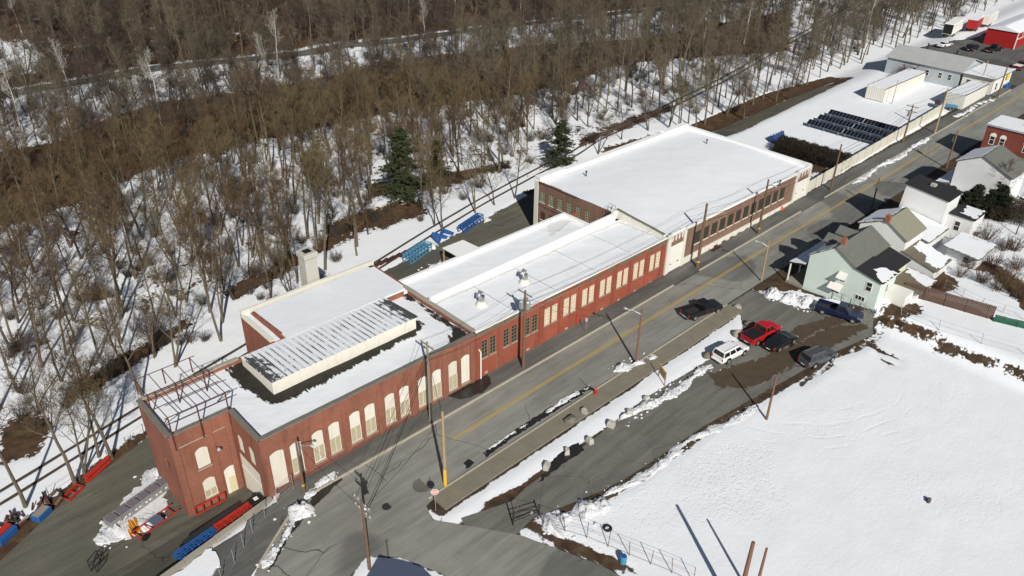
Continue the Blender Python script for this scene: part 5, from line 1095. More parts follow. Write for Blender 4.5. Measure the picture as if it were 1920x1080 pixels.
# ------------------------------------------------------------------ poles and wires
INS = plain('insulator', (.45, .45, .43), .4, .1, 2)
def pole(label, b, top, r=.15, mat=wood, arms=0, cans=0, lamp=None, yellow=False, group='utility poles along the street', guard=False, h=None):
    p = G(*b) if len(b) == 2 else Vector(b); 
    if h is None:
        d = ray(*top); hd = Vector((p.x, p.y)).normalized(); k = Vector((p.x, p.y)).length/(d.x*hd.x+d.y*hd.y); h = CAM_H+k*d.z-p.z
    t = thing('utility_pole', label, 'utility pole', (p.x, p.y, p.z), 0, group)
    MB().rings([[(q*math.cos(6.2832*k/10), q*math.sin(6.2832*k/10), z) for k in range(10)] for q, z in ((r*1.15, -.15), (r*.95, h*.5), (r*.72, h))]).build('pole', mat, t)
    for i in range(arms):
        z = h-.35-i*.9; MB().bar((0, -1.1, z), (0, 1.1, z), .10, .13).build('crossarm', wood_g, t)
        for y in (-1, -.5, .5, 1): MB().lathe(.0, y, [(.05, z+.07), (.07, z+.14), (.04, z+.25)], 8).build('insulator', INS, t)
    for i in range(cans):
        a = i*2.1+.6; cx, cy = .42*math.cos(a), .42*math.sin(a); z = h-2.1
        MB().lathe(cx, cy, [(.12, z-.02), (.27, z), (.28, z+.85), (.2, z+.95), (.05, z+1.05)], 12).build('transformer', steel, t, smooth=False)
    if lamp:
        dx, dy = lamp; z = h-.9; MB().tube([(0, 0, z), (dx*.5, dy*.5, z+.35), (dx, dy, z+.45)], .045, 6).build('lamp_arm', steel, t); MB().rings([[(dx*1.0+s*-.12, dy-.1*1, z+.4), (dx+.12, dy-.1, z+.4), (dx*1.28+.1, dy*1.28+.1, z+.4), (dx*1.28-.1, dy*1.28+.1, z+.4)] if False else [(dx+q*math.cos(6.2832*k/8), dy+q*1.6*math.sin(6.2832*k/8), z+zz) for k in range(8)] for s, q, zz in ((1, .13, .38), (1, .17, .45), (1, .1, .55))]).build('lamp_head', INS, t)
    if yellow: MB().cyl(0, 0, .25, 2.2, r*1.16, r*1.14, 10).build('yellow_guard', yel_p, t)
    if guard: MB().cyl(0, 0, 1.0, 1.18, r*1.2, r*1.2, 10).build('yellow_band', yel_p, t)
    return t, Vector((p.x, p.y, p.z+h)), h
P8, t8, _ = pole('weathered grey pole in front of the arched factory windows', (808, 790), (811, 641), .16, wood_g, 1)
P3, t3, _ = pole('brown pole with three grey transformers beside the painted works', (981, 692), (985, 545), .16, wood, 1, 3)
P4, t4, _ = pole('stout dark pole with yellow band before the warehouse loading bay', (1307, 503), (1334, 383), .2, wood, 0, 0, None, False, guard=True)
P5, t5, _ = pole('brown pole midway along the warehouse front', (1421, 440), (1444, 337), .17, wood, 0, 0, (-.5, -1.5), guard=True)
P11, t11, _ = pole('slim brown pole by the near end of the compound fence', (1557, 358), (1577, 270), .15)
P12, t12, _ = pole('pole with twin crossarms and transformers in front of the solar panels', (1692, 269), (1715, 197), .15, wood, 2, 2)
P13, t13, _ = pole('tall pale new wood pole at the end of the compound fence', (1752, 251), (1777, 166), .16, wood_l)
P14, t14, _ = pole('dark pole outside the corner store', (1869, 185), (1889, 123), .16)
PA, tA, _ = pole('pale pole with tall yellow guard at the street corner', (835, 912), (822, 772), .15, wood_l, 0, 0, None, True)
P2, t2, _ = pole('reddish street lamp pole on the snow strip opposite the painted works', (1192, 683), (1203, 577), .13, plain('reddish_pole', (.19, .10, .065), .9, .25, 3), 0, 0, (-.9, 1.6))
P7, t7, _ = pole('slim pale lamp pole at the lot entrance by the mint house', (1427, 527), (1441, 451), .10, wood_l, 0, 0, (-.6, 1.5))
P15, t15, _ = pole('dark pole in front of the big white house', (1774, 315), (1798, 246), .14, wood, 0, 1)
P16, t16, _ = pole('short brown pole in front of the tall white house', (1634, 390), (1645, 333), .12)
P6, t6, _ = pole('lone reddish pole at the edge of the snowy field', (1437, 787), (1452, 705), .12, plain('reddish_pole', (.19, .10, .065), .9, .25, 3), group='poles in the field')
P9, t9, _ = pole('pole crowded with insulators and wire loops at the junction', (22.4, 40.6, .05), None, .14, wood, 2, 1, h=8.1)
P10, t10, _ = pole('short brown lamp pole beside the factory gate', (571, 925), (566, 822), .12, wood, 0, 0, (.9, -1.2), guard=True)
P17, t17, _ = pole('thick leaning brown post standing in the snowy field', (41.22, 17.02, .43), None, .2, plain('reddish_pole', (.19, .10, .065), .9, .25, 3), group='poles in the field', h=8.4)
P18, t18, _ = pole('thinner brown post standing in the snowy field', (43.38, 16.78, .48), None, .13, plain('reddish_pole', (.19, .10, .065), .9, .25, 3), group='poles in the field', h=6.23)
P19, t19, _ = pole('light pole standing inside the compound beside the longer container', (1672, 195), (1688, 150), .08, steel, group='poles in the compound')
P20, t20, _ = pole('pale pole on the pavement before the brick house', (1834, 172), (1866, 115), .12, wood_l)
wire_m = plain('cable', (.02, .02, .021), .6, .1, 3)
def wire(label, a, b, sag=.6, r=.018, group='overhead wires'):
    a = Vector(a); b = Vector(b); pts = [a.lerp(b, k/12)-Vector((0, 0, 4*sag*(k/12)*(1-k/12))) for k in range(13)]
    o = MB().tube(pts, r, 4).build('overhead_wire', wire_m); return tag(o, label, 'wire', group)
def off(v, dx=0, dy=0, dz=0): return v+Vector((dx, dy, dz))
chain = [(P9, t9, 'the junction pole'), (P8, t8, 'the grey factory pole'), (P3, t3, 'the transformer pole'), (P4, t4, 'the stout warehouse pole'), (P5, t5, 'the mid warehouse pole'), (P11, t11, 'the fence end pole'), (P12, t12, 'the crossarm pole'), (P13, t13, 'the pale pole'), (P14, t14, 'the store pole')]
for i in range(len(chain)-1):
    for k, (dy, dz, nm) in enumerate(((-.9, -.25, 'upper street-side'), (.9, -.25, 'upper factory-side'), (0, -1.6, 'lower'), (.1, -2.3, 'lowest'))):
        wire('%s black wire from %s to %s' % (nm, chain[i][2], chain[i+1][2]), off(chain[i][1], 0, dy, dz), off(chain[i+1][1], 0, dy, dz), .5+.1*k, .016+.006*(k > 1))
wire('service wire from the transformer pole over to the lamp pole', off(t3, 0, 0, -1), off(t2, 0, 0, -.4), .6); wire('service wire from the grey factory pole to the yellow-guarded pole', off(t8, 0, 0, -1.2), off(tA, 0, 0, -.3), .5)
wire('service wire from the mid warehouse pole to the mint house', off(t5, 0, 0, -1), (92, 38.8, 7.2), .7); wire('service wire from the junction pole to the gate lamp pole', off(t9, 0, 0, -.8), off(t10, 0, 0, -.3), .4); wire('service wire from the yellow-guarded pole to the junction pole', off(tA, 0, 0, -.5), off(t9, 0, 0, -.9), .5)
# ------------------------------------------------------------------ signs, hydrant, blocks
p = G(817, 958); t = thing('stop_sign', 'faded red stop sign on a thin post at the corner', 'sign', tuple(p), 0); MB().cyl(0, 0, 0, 2.9, .035, .035, 6).build('post', steel, t)
oct_ = lambda r, x: [(x, r*math.cos(.3927+k*.7854), 2.45+r*math.sin(.3927+k*.7854)) for k in range(8)]
sgn = MB().rings([oct_(.38, -.05), oct_(.38, -.07)]).build('plate', white_p, t); MB().rings([oct_(.345, -.072), oct_(.345, -.076)]).build('face', plain('faded_red', (.62, .30, .27), .5, .15, 3), sgn)
def text(s, parent, size, loc, rot, mat, name='lettering'):
    cu_ = bpy.data.curves.new(name, 'FONT'); cu_.body = s; cu_.size = size; cu_.align_x = 'CENTER'; cu_.align_y = 'CENTER'; cu_.extrude = .002
    o = bpy.data.objects.new(name, cu_); COL.objects.link(o); dg = bpy.context.evaluated_depsgraph_get(); me = bpy.data.meshes.new_from_object(o.evaluated_get(dg)); me.materials.clear(); me.materials.append(mat)
    bpy.data.objects.remove(o, do_unlink=True); q = link(name, me, parent, loc); q.rotation_euler = rot; return q
text('STOP', sgn, .24, (-.079, 0, 2.45), (math.pi/2, 0, -math.pi/2), white_p); t.rotation_euler = (0, 0, .9)
MB().box(-.3, .3, -.012, .012, 2.92, 3.06).build('street_name_plate', plain('green_plate', (.02, .22, .12), .5, .1, 2), t)
p = G(1116, 740); t = thing('fire_hydrant', 'red fire hydrant on the pavement beside the snow strip', 'hydrant', tuple(p)); MB().lathe(0, 0, [(.2, .12), (.2, .2), (.13, .22), (.13, .62), (.18, .66), (.16, .74), (.08, .84), (.04, .9)], 12).build('barrel', red_p, t); 
for s in (-1, 1): MB().tube([(0, 0, .52), (0, s*.22, .52)], .07, 8).build('outlet', red_p, t)
p = G(1240, 715); t = thing('notice_board', 'yellow rectangular notice board on two posts at the lot edge', 'sign', tuple(p), -.5); MB().box(-.03, .03, -.9, .9, .7, 1.8).build('board', plain('ochre_sign', (.62, .45, .20), .6, .12, 2), t)
for y in (-.85, .85): MB().box(-.05, .05, y-.05, y+.05, -.1, 1.85).build('post', wood_l, t)
for y in range(3): MB().box(-.034, -.031, -.65, .65, .95+y*.25, 1.03+y*.25).build('text_line', wood, t)
p = G(1098, 626); t = thing('kerb_sign', 'small grey parking sign post on the pavement by the painted works', 'sign', tuple(p)); MB().cyl(0, 0, 0, 2.3, .035, .035, 6).build('post', steel, t); MB().box(-.02, -.005, -.16, .16, 1.8, 2.3).build('plate', white_p, t)
def rock_label(i): return ['sharp grey concrete block at the lower end of the lot edge', 'pale concrete block second from the lower end of the lot edge', 'pale concrete block third from the lower end of the lot edge', 'squat concrete block with snow behind it, fourth along the lot edge', 'small grey concrete block fifth along the lot edge', 'small concrete block sixth along the lot edge, towards the notice board'][i]
for i, (px, s) in enumerate((((1025, 878), .46), ((1063, 850), .42), ((1105, 830), .46), ((1146, 800), .5), ((1180, 776), .42), ((1212, 750), .38))):
    p = G(*px); m = MB(); rr_ = random.Random(i); v = [(a*s*rr_.uniform(.85, 1.1), b*s*rr_.uniform(.75, 1.1), z*s*1.5) for z in (0, .55, 1) for a, b in ((-.8, -.6), (.8, -.6), (.8, .6), (-.8, .6))]
    v = v[:8]+[(x*.8, y*.8, z) for x, y, z in v[8:]]; m.rings([v[0:4], v[4:8], v[8:12]]); o = m.build('concrete_block', conc_l, None, loc=(p.x, p.y, p.z-.05), rz=.4+i*.5); tag(o, rock_label(i), 'block', 'blocks along the lot edge')
for i, (px, s, lab) in enumerate((((1070, 792), .7, 'dark boulder in the snow strip close to the hydrant'), ((1095, 774), .55, 'smaller dark boulder in the snow strip below the hydrant'), ((1405, 611), .7, 'grey boulder behind the red pickup'), ((1382, 630), .75, 'tan rounded boulder behind the white suv'), ((1325, 670), .6, 'boulder at the back of the white suv'), ((1383, 578), .5, 'dark stone at the corner of the snow strip by the lot entrance'))):
    p = G(*px); o = MB().blob((0, 0, s*.45), (s, s*.8, s*.65), i+3, 2, .16).build('boulder', conc if i % 2 else plain('dark_stone', (.16, .145, .12), .9, .3, 2), None, loc=(p.x, p.y, p.z), rz=i); tag(o, lab, 'boulder', 'boulders in the snow strip')
p = G(1139, 993); t = thing('old_tyre', 'black tyre lying flat in the snow of the field', 'tyre', (p.x, p.y, p.z+.08)); mt = MB(); N1, N2 = 20, 8; ring = [[((.32+.11*math.cos(b*.785))*math.cos(a*.314), (.32+.11*math.cos(b*.785))*math.sin(a*.314), .1+.1*math.sin(b*.785)) for b in range(8)] for a in range(21)]; mt.rings(ring, False, False); mt.build('tread', black, t)
p = G(1168, 1055); t = thing('blue_drum', 'blue plastic drum beside the rusty field fence', 'drum', tuple(p)); MB().lathe(0, 0, [(.28, 0), (.31, .1), (.29, .4), (.31, .7), (.28, .85)], 12).build('drum', teal_p, t); MB().lathe(0, 0, [(.25, .852), (.25, .87)], 12).build('lid', blue_p, t)
p = G(1740, 941); t = thing('field_debris', 'small dark rag poking out of the open snow field', 'debris', tuple(p)); o = MB().blob((0, 0, .18), (.34, .22, .25), 4, 2, .3).build('rag', plain('dark_rag', (.09, .08, .09), .9, .2, 3), t)
p = G(1458, 470) ; t = thing('traffic_cone', 'orange barrier foot on the pavement by the warehouse', 'barrier', tuple(G(1466, 395))); MB().lathe(0, 0, [(.3, 0), (.3, .05), (.16, .06), (.05, .75)], 10).build('cone', plain('orange_plastic', (.75, .13, .03), .5, .08, 2), t); MB().bar((.3, 0, .1), (1.1, .1, .15), .15).build('beam', plain('orange_plastic', (.75, .13, .03), .5, .08, 2), t)
# gate
t = thing('lot_gate', 'black steel swing gate at the lot entrance', 'gate', tuple(G(962, 985))); g0 = G(962, 985); g1 = G(1010, 965)
for q, hh in ((g0, 1.9), (g1, 1.3)): MB().cyl(q.x, q.y, q.z-.1, q.z+hh, .07, .07, 8).build('post', dark_s, t, True)
for z in (.5, .95, 1.35): MB().bar((g0.x, g0.y, g0.z+z), (g1.x, g1.y, g1.z+z*.85), .05).build('rail', dark_s, t, True)
# ------------------------------------------------------------------ ploughed snow banks
def bank(label, pts, w=.7, h=.4, seed=1, mat=None):
    P = [G(*p) for p in pts]; line = []
    for i in range(len(P)-1):
        k = max(1, int((P[i+1]-P[i]).length/.16)); line += [P[i].lerp(P[i+1], j/k) for j in range(k)]
    rr = random.Random(seed); n = 11; rings = []; ph = rr.uniform(0, 99); mb = MB()
    for i, p in enumerate(line):
        d = line[min(i+1, len(line)-1)]-line[max(i-1, 0)]; nn = Vector((-d.y, d.x, 0)).normalized(); s = i*.16; e = min(1, min(i, len(line)-1-i)/5.)
        k1 = .5+.5*math.sin(s*.9+ph)*math.sin(s*.37+ph*2)+.3*math.sin(s*2.3+ph); ww = w*max(.12, .35+.7*k1)*e+.03; hh = h*max(.08, .3+.75*(.5+.5*math.sin(s*.7+ph*3)*math.cos(s*.33+ph))+.3*math.sin(s*3.1+ph*5))*e
        sh = .35*w*math.sin(s*.5+ph*1.7); r = []
        for k in range(n):
            u = -1+2*k/(n-1); z = hh*(1-u*u)**.7*rr.uniform(.45, 1.4); q = p+nn*(u*ww*rr.uniform(.8, 1.2)+sh)+Vector((rr.uniform(-.07, .07), rr.uniform(-.07, .07), 0)); r.append((q.x, q.y, H1(q.x, q.y)+z+(.0 if 0 < k < n-1 else -.04)))
        rings.append(r)
        if rr.random() < .35:
            u = rr.uniform(-1.6, 1.6)*w; q = p+nn*u; sz = rr.uniform(.05, .2)*min(1, h*2.2); mb.blob((q.x, q.y, H1(q.x, q.y)+sz*.4), (sz*1.3, sz, sz*.8), rr.randint(0, 999), 1, .3)
    vs = [p for r in rings for p in r]; fs = [(i*n+j, (i+1)*n+j, (i+1)*n+j+1, i*n+j+1) for i in range(len(rings)-1) for j in range(n-1)]; mb.add(vs, fs)
    o = mb.build('snow_bank', mat or bank_m, None, smooth=True); return tag(o, label, 'snow bank', 'ploughed snow banks')
bank('thin dirty snow ridge along the inside of the bend', ((640, 885), (600, 912), (575, 935), (552, 960), (535, 1000), (512, 1035), (492, 1072)), .55, .4, 2); bank('tall dirty snow heap beside the factory gate', ((575, 938), (562, 962), (548, 985)), 1.2, .8, 3)
bank('snow bank at the foot of the reddish lamp pole', ((1150, 700), (1178, 690), (1200, 680), (1235, 660)), .9, .55, 4); bank('rough heap of ploughed snow beside the lot gate', ((1010, 985), (1050, 968), (1100, 958), (1150, 955)), 1.7, .8, 5); bank('snow ridge along the far side of the lot', ((1130, 935), (1200, 895), (1290, 830), (1370, 790), (1430, 755)), .6, .22, 6)
bank('heap of dirty snow in front of the mint house', ((1430, 545), (1470, 555), (1510, 570), (1530, 580)), 1.2, .8, 7); bank('lumpy snow edge of the strip beside the lot', ((1160, 790), (1210, 765), (1260, 735), (1310, 700), (1340, 685)), .7, .4, 8); bank('broken snow ridge on the pavement by the compound fence', ((1600, 345), (1640, 318), (1690, 292), (1740, 258)), .6, .35, 9); bank('snow ridge outside the containers', ((1790, 222), (1830, 200), (1862, 185)), .7, .4, 10)
bank('snow left beside the open shed', ((790, 510), (815, 500), (830, 490)), .9, .4, 12); bank('snow heap between the light blue rack and the blue girders', ((800, 468), (820, 458)), .8, .6, 13); bank('snow heap at the end of the dark blue truss', ((905, 418), (918, 408)), .8, .6, 14)
bank('thin broken snow line in the gutter by the hydrant', ((1020, 775), (1060, 750), (1110, 725)), .35, .18, 15); bank('snow scraps in the gutter of the far kerb', ((905, 848), (960, 812), (1000, 790)), .22, .12, 16); bank('white snow heap around the grey crates in the yard', ((180, 1022), (215, 1000), (262, 990), (280, 1000)), 1.6, .6, 17); bank('dirty snow and rubble beside the tower', ((262, 905), (285, 890), (305, 880), (312, 915)), 1.4, .7, 18)
# ------------------------------------------------------------------ sunken yard on the left, racks and scrap
t = thing('retaining_wall', 'pale concrete retaining wall between the yard and the pavement', 'wall', (20.2, 53.3, -2.8)); x = 20.2
while x > 2:
    x1 = max(2, x-3.0); MB().rings([[(a, wall_y(a)+s, z) for a, s in ((x, -.28), (x, .28), (x1+.02, .28), (x1+.02, -.28))] for z in (-3.2, K*(x-20)+.28)]).build('wall_panel', conc, t, True); x = x1
wire_fence('yard_fence', 'tall galvanised wire fence on the retaining wall beside the gate', [(22.3, 53.0), (20.3, 52.4), (17, 50.8), (14.3, 48.8), (11, 46.6)], 1.9, 1.7, .04, steel, .0, (.1, .35, .6, .85, 1.))
snow_patch(None, [(13.6, 51.6), (9.5, 50.9), (5, 49.5), (6, 46), (10, 47.3), (13.4, 49.6)], lambda x, y: H1(x, y)+.17, .18, 41, .2, 'snow_drift')['label'] = 'clean snow drift on the ledge above the retaining wall'
bpy.data.objects['snow_drift']['category'] = 'snow drift'; bpy.data.objects['snow_drift']['kind'] = 'stuff'
def rack(name, label, c, rz, L, W, Hh, mat, n=6, cat='rack', bars=3, k=1., br=True):
    t = thing(name, label, cat, c, rz)
    for s in (-1, 1):
        for z in [Hh*k/(bars-1) for k in range(bars)]: MB().bar((-L/2, s*W/2, z+.08), (L/2, s*W/2, z+.08), .11*k, .13*k).build('rail', mat, t)
    for i in range(n+1):
        x = -L/2+L*i/n
        for s in (-1, 1): MB().bar((x, s*W/2, .0), (x, s*W/2, Hh+.1), .09*k).build('upright', mat, t)
        MB().bar((x, -W/2, Hh+.08), (x, W/2, Hh+.08), .08*k).build('cross_bar', mat, t)
        if i < n and br: MB().bar((x, -W/2, .1), (x+L/n, W/2, Hh+.05), .06).build('brace', mat, t)
    for j in range(3 if br else 0): MB().bar((-L/2, -W/2+W*(j+1)/4, Hh+.12), (L/2, -W/2+W*(j+1)/4, Hh+.12), .07).build('long_bar', mat, t)
    return t
def yz(x, y): return H1(x, y)+.02
rack('red_rack', 'stack of red steel racking along the retaining wall', (17.1, 54.2, yz(17.1, 54.6)), .14, 4.2, 1.0, .8, red_p); rack('blue_rack', 'stack of blue steel racking beside the red racking', (13.0, 53.6, yz(13, 54.2)), .14, 3.8, 1.1, .9, blue_p)
rack('black_rack', 'long low black steel frame behind the blue and red racking', (15.0, 55.0, yz(15, 55.4)), .14, 5.5, .5, .9, dark_s, 3, bars=2); rack('red_ladder_frame', 'thin red ladder frame leaning at the tower foot', (16.4, 58.9, yz(16.4, 58.4)), 0, 3.0, .12, .9, red_p, 4, bars=2, k=.5, br=False)
t = thing('black_skip', 'small black bin with white lid by the yard fence', 'bin', (19.2, 54.6, yz(19.2, 54.9))); MB().cbox(-.6, .6, -.5, .5, .05, 1.1, .05).build('bin', black, t); MB().box(-.2, .2, -.2, .2, 1.102, 1.16).build('lid', white_p, t)
crate_m = plain('galvanised_mesh_crate', (.21, .205, .20), .6, .35, 4); cd0 = Vector(G(215, 985)[:2]); cd1 = Vector(G(305, 920)[:2]); dv = (cd1-cd0).normalized(); rz = math.atan2(dv.y, dv.x)
CL = ['grey crate at the open end of the row in the yard', 'second grey crate of the row in the yard', 'third grey crate of the row in the yard', 'fourth grey crate of the row in the yard', 'fifth grey crate of the row, close to the tower', 'last grey crate of the row, beside the tower']
for i in range(6):
    p = cd0+dv*(i*1.12); t = thing('metal_crate', CL[i], 'crate', (p.x, p.y, yz(p.x, p.y)), rz+RND.uniform(-.06, .06), 'row of grey crates in the yard'); MB().box(-.5, .5, -.55, .55, .12, 1.0).build('body', crate_m, t)
    for a in (-.5, .5):
        for b in (-.55, .55): MB().bar((a, b, 0), (a, b, 1.12), .08).build('corner_post', steel, t)
    for z in (.35, .7, 1.08):
        for b in (-.57, .57): MB().bar((-.52, b, z), (.52, b, z), .05).build('rail', steel, t)
    for k in (-.2, .22): MB().box(k-.12, k+.12, -.59, -.575, .5, .72).build('label_plate', white_p, t)
    MB().box(-.46, .46, -.5, .5, 1.002, 1.04).build('cover', plain('plum_grey_cover', (.15, .13, .15), .8, .4, 3, obj=True), t)
p = G(293, 985); t = thing('small_trailer', 'red framed boat trailer with dark tyres beside the crates', 'trailer', (p.x, p.y, p.z), rz); 
for s in (-.6, .6): MB().bar((-2.2, s, .5), (2.2, s, .5), .1).build('frame_rail', red_p, t)
for x in (-2, -.8, .4, 1.6): MB().bar((x, -.6, .5), (x, .6, .5), .08).build('cross_bar', red_p, t)
for s in (-.75, .75): w = MB().tube([(-1.6, s-.1, .32), (-1.6, s+.1, .32)], .32, 14).build('tyre', black, t); MB().tube([(-1.6, s+.11, .32), (-1.6, s+.13, .32)], .15, 8).build('hub', steel, w)
MB().box(-.4, .6, -.5, .5, .55, .75).build('tarp', plain('blue_grey_tarp', (.10, .11, .17), .7, .2, 3), t)
snow_patch(None, [(6.6, 62.2), (8.3, 63.8), (11.2, 65.9), (13.9, 67.2), (14.1, 64.5), (13.2, 62.0), (11.3, 61.0), (8.6, 60.9)], lambda x, y: H1(x, y)+.02, .16, 77, .35, 'yard_snow'); tag(bpy.data.objects['yard_snow'], 'trampled snow patch under the grey crates in the yard', 'snow', kind='stuff'); bpy.data.objects['yard_snow'].data.materials[0] = bank_m
p = G(252, 992); PK = ['yellow steel prop lying lowest in the pile', 'orange steel prop in the pile', 'yellow steel prop in the middle of the pile', 'orange steel prop upper in the pile', 'yellow steel prop on top of the pile', 'short yellow prop across the pile']
t = thing('prop_pile', 'bundle of yellow and orange steel props beside the grey crates', 'props', (p.x, p.y, p.z), rz+1.2)
for i in range(7): MB().tube([(-1, (i-3)*.16, .15+.12*(i % 3)), (1, (i-3)*.15+.1, .2+.12*((i+1) % 3))], .06, 8).build('prop', yel_p if i % 2 else plain('orange_paint', (.62, .20, .02), .5, .1, 2), t)
p = G(185, 1063); rack('black_gate_frame', 'small black steel frame standing in the yard', (p.x, p.y, p.z), .6, 1.2, .6, 1.3, dark_s, 1, bars=3, k=.6, br=False)
# scrap along the yard edge below the trees
rack('red_scrap_frame', 'red steel frame lying on the yard edge', tuple(G(138, 925)), .55, 1.9, .9, .12, red_p, 2, bars=2, k=1.2, br=False); p = G(185, 885); t = thing('red_beam', 'long red steel beam by the trees at the yard edge', 'beam', (p.x, p.y, p.z), .52); MB().box(-1.6, 1.6, -.25, .25, .1, .2).box(-1.6, 1.6, -.08, .08, .2, .6).build('beam_web', red_p, t); MB().box(-1.6, 1.6, -.25, .25, .602, .7).build('flange', red_p, t)
p = G(80, 968); t = thing('blue_crate', 'flat blue steel crate among the scrap', 'crate', (p.x, p.y, p.z), .55); MB().cbox(-.8, .8, -.5, .5, .05, .7, .04).build('body', blue_p, t); MB().box(-.7, .7, -.4, .4, .702, .74).build('contents', wood_g, t)
p = G(12, 1008); t = thing('red_blue_crate', 'red and blue steel boxes at the end of the scrap heap', 'crate', (p.x, p.y, p.z), .55); MB().cbox(-1, 1, -.5, .0, .05, .7, .04).build('blue_box', blue_p, t); MB().cbox(-1, 1, .1, .7, .05, .8, .04).build('red_box', red_p, t)
for i in range(26):
    k = RND.random(); p = G(5+k*115+RND.uniform(-6, 6), 1000-k*70+RND.uniform(-16, 10)); a = RND.uniform(0, 3); L = RND.uniform(.5, 1.6); o = MB().bar((-L/2, 0, .15), (L/2, RND.uniform(-.2, .2), RND.uniform(.2, .7)), RND.uniform(.08, .22), RND.uniform(.1, .3)).build('scrap_beam', RND.choice([steel_r, dark_s, wood, steel_r, wood_g]), None, loc=(p.x, p.y, p.z), rz=a); tag(o, 'dark rusty piece in the scrap heap at the yard edge', 'scrap', 'scrap heap at the yard edge')
p = G(28, 975); t = thing('scrap_tyre', 'worn tyre leaning on the scrap heap', 'tyre', (p.x, p.y, p.z+.3)); mt = MB(); mt.rings(ring, False, False); mt.build('tread', black, t); t.rotation_euler = (1.2, 0, .5)
wire_fence('yard_edge_fence', 'rusty wire fence along the track side of the yard', G2((95, 935), (150, 900), (205, 865), (270, 815)), 1.5, 2.4, .04, plain('rusty_wire', (.16, .11, .085), .8, .3, 3), .1)
# steelwork in the rear yard
p = G(783, 480); rack('light_blue_rack', 'light blue steel rack in the rear yard', (p.x, p.y, p.z), .28, 5.2, 1.4, 1.2, teal_p, 7); p = G(883, 424); rack('dark_blue_truss', 'dark blue steel truss lying in the rear yard', (p.x, p.y, p.z), .28, 5.6, 1.1, 1.0, blue_p, 7)
p = G(835, 450); t = thing('blue_girder', 'bright blue angled girders piled in the rear yard', 'girder', (p.x, p.y, p.z), .3)
for a, b in (((-1.6, .2, .2), (-1.2, 1.6, 1.2)), ((-1.2, 1.6, 1.2), (.4, .0, .3)), ((-1.6, .2, .2), (1.2, 1.2, .9)), ((1.2, 1.2, .9), (2.0, -.2, .2))): MB().bar(a, b, .35, .45).build('girder', blue_p, t)
for i in range(7):
    p = G(690+i*12, 505-i*5); o = MB().box(-1.6, 1.6, -.14, .14, .05, .3).build('steel_beam', [steel_r, dark_s, steel_r][i % 3], None, loc=(p.x, p.y, p.z), rz=.28+RND.uniform(-.05, .05)); tag(o, 'rusty steel beam lying beside the light blue rack', 'beam', 'steel beams in the rear yard')

ta = G(1456, 262); tb = G(1478, 247)-G(1440, 266); t = thing('blue_tarp_wall', 'dark blue tarpaulin over a low wall behind the hedge', 'tarp', (ta.x, ta.y, ta.z), math.atan2(tb.y, tb.x)); MB().rings([[(-2.2, -.5, 0), (2.2, -.5, 0), (2.2, .5, 0), (-2.2, .5, 0)], [(-2.1, -.15, 1.4), (2.1, -.15, 1.3), (2.1, .3, 1.3), (-2.1, .3, 1.4)]]).build('tarp', plain('navy_tarp', (.02, .05, .16), .5, .3, 3), t)
for k in range(5): MB().blob((-1.9+k*.9, .1, 1.38), (.3, .2, .07), k, 1, .2).build('snow_clump', snow_m, t)
# ------------------------------------------------------------------ vegetation
def bark(name, c0, c1):
    m = NT(name); n = m.noise(1.2, 4, .6); r = m.n('ShaderNodeObjectInfo').outputs['Random']
    c = m.mix(n, c0, c1); c = m.mix(m.math('MULTIPLY', r, .55), c, tuple((a+b)*.28 for a, b in zip(c0, c1))); return m.out(c, .95, n, .3, .05)
bark_g = bark('grey_tan_bark', (.085, .068, .044), (.19, .158, .108)); bark_p = bark('pale_bark', (.36, .34, .30), (.52, .50, .45)); bark_d = bark('dark_bark', (.045, .034, .026), (.10, .078, .058))
def twigm(name, c0, c1):
    m = NT(name); r = m.n('ShaderNodeObjectInfo').outputs['Random']; n = m.noise(.35, 3, .5); return m.out(m.mix(m.math('ADD', m.math('MULTIPLY', r, .6), m.math('MULTIPLY', n, .4)), c0, c1), .95)
twig_b = twigm('brown_twigs', (.066, .042, .022), (.13, .086, .046)); twig_o = twigm('olive_twigs', (.10, .073, .034), (.18, .133, .064)); twig_r = twigm('reddish_twigs', (.062, .034, .024), (.115, .064, .042)); twig_p = twigm('pale_twigs', (.28, .25, .2), (.38, .35, .3))
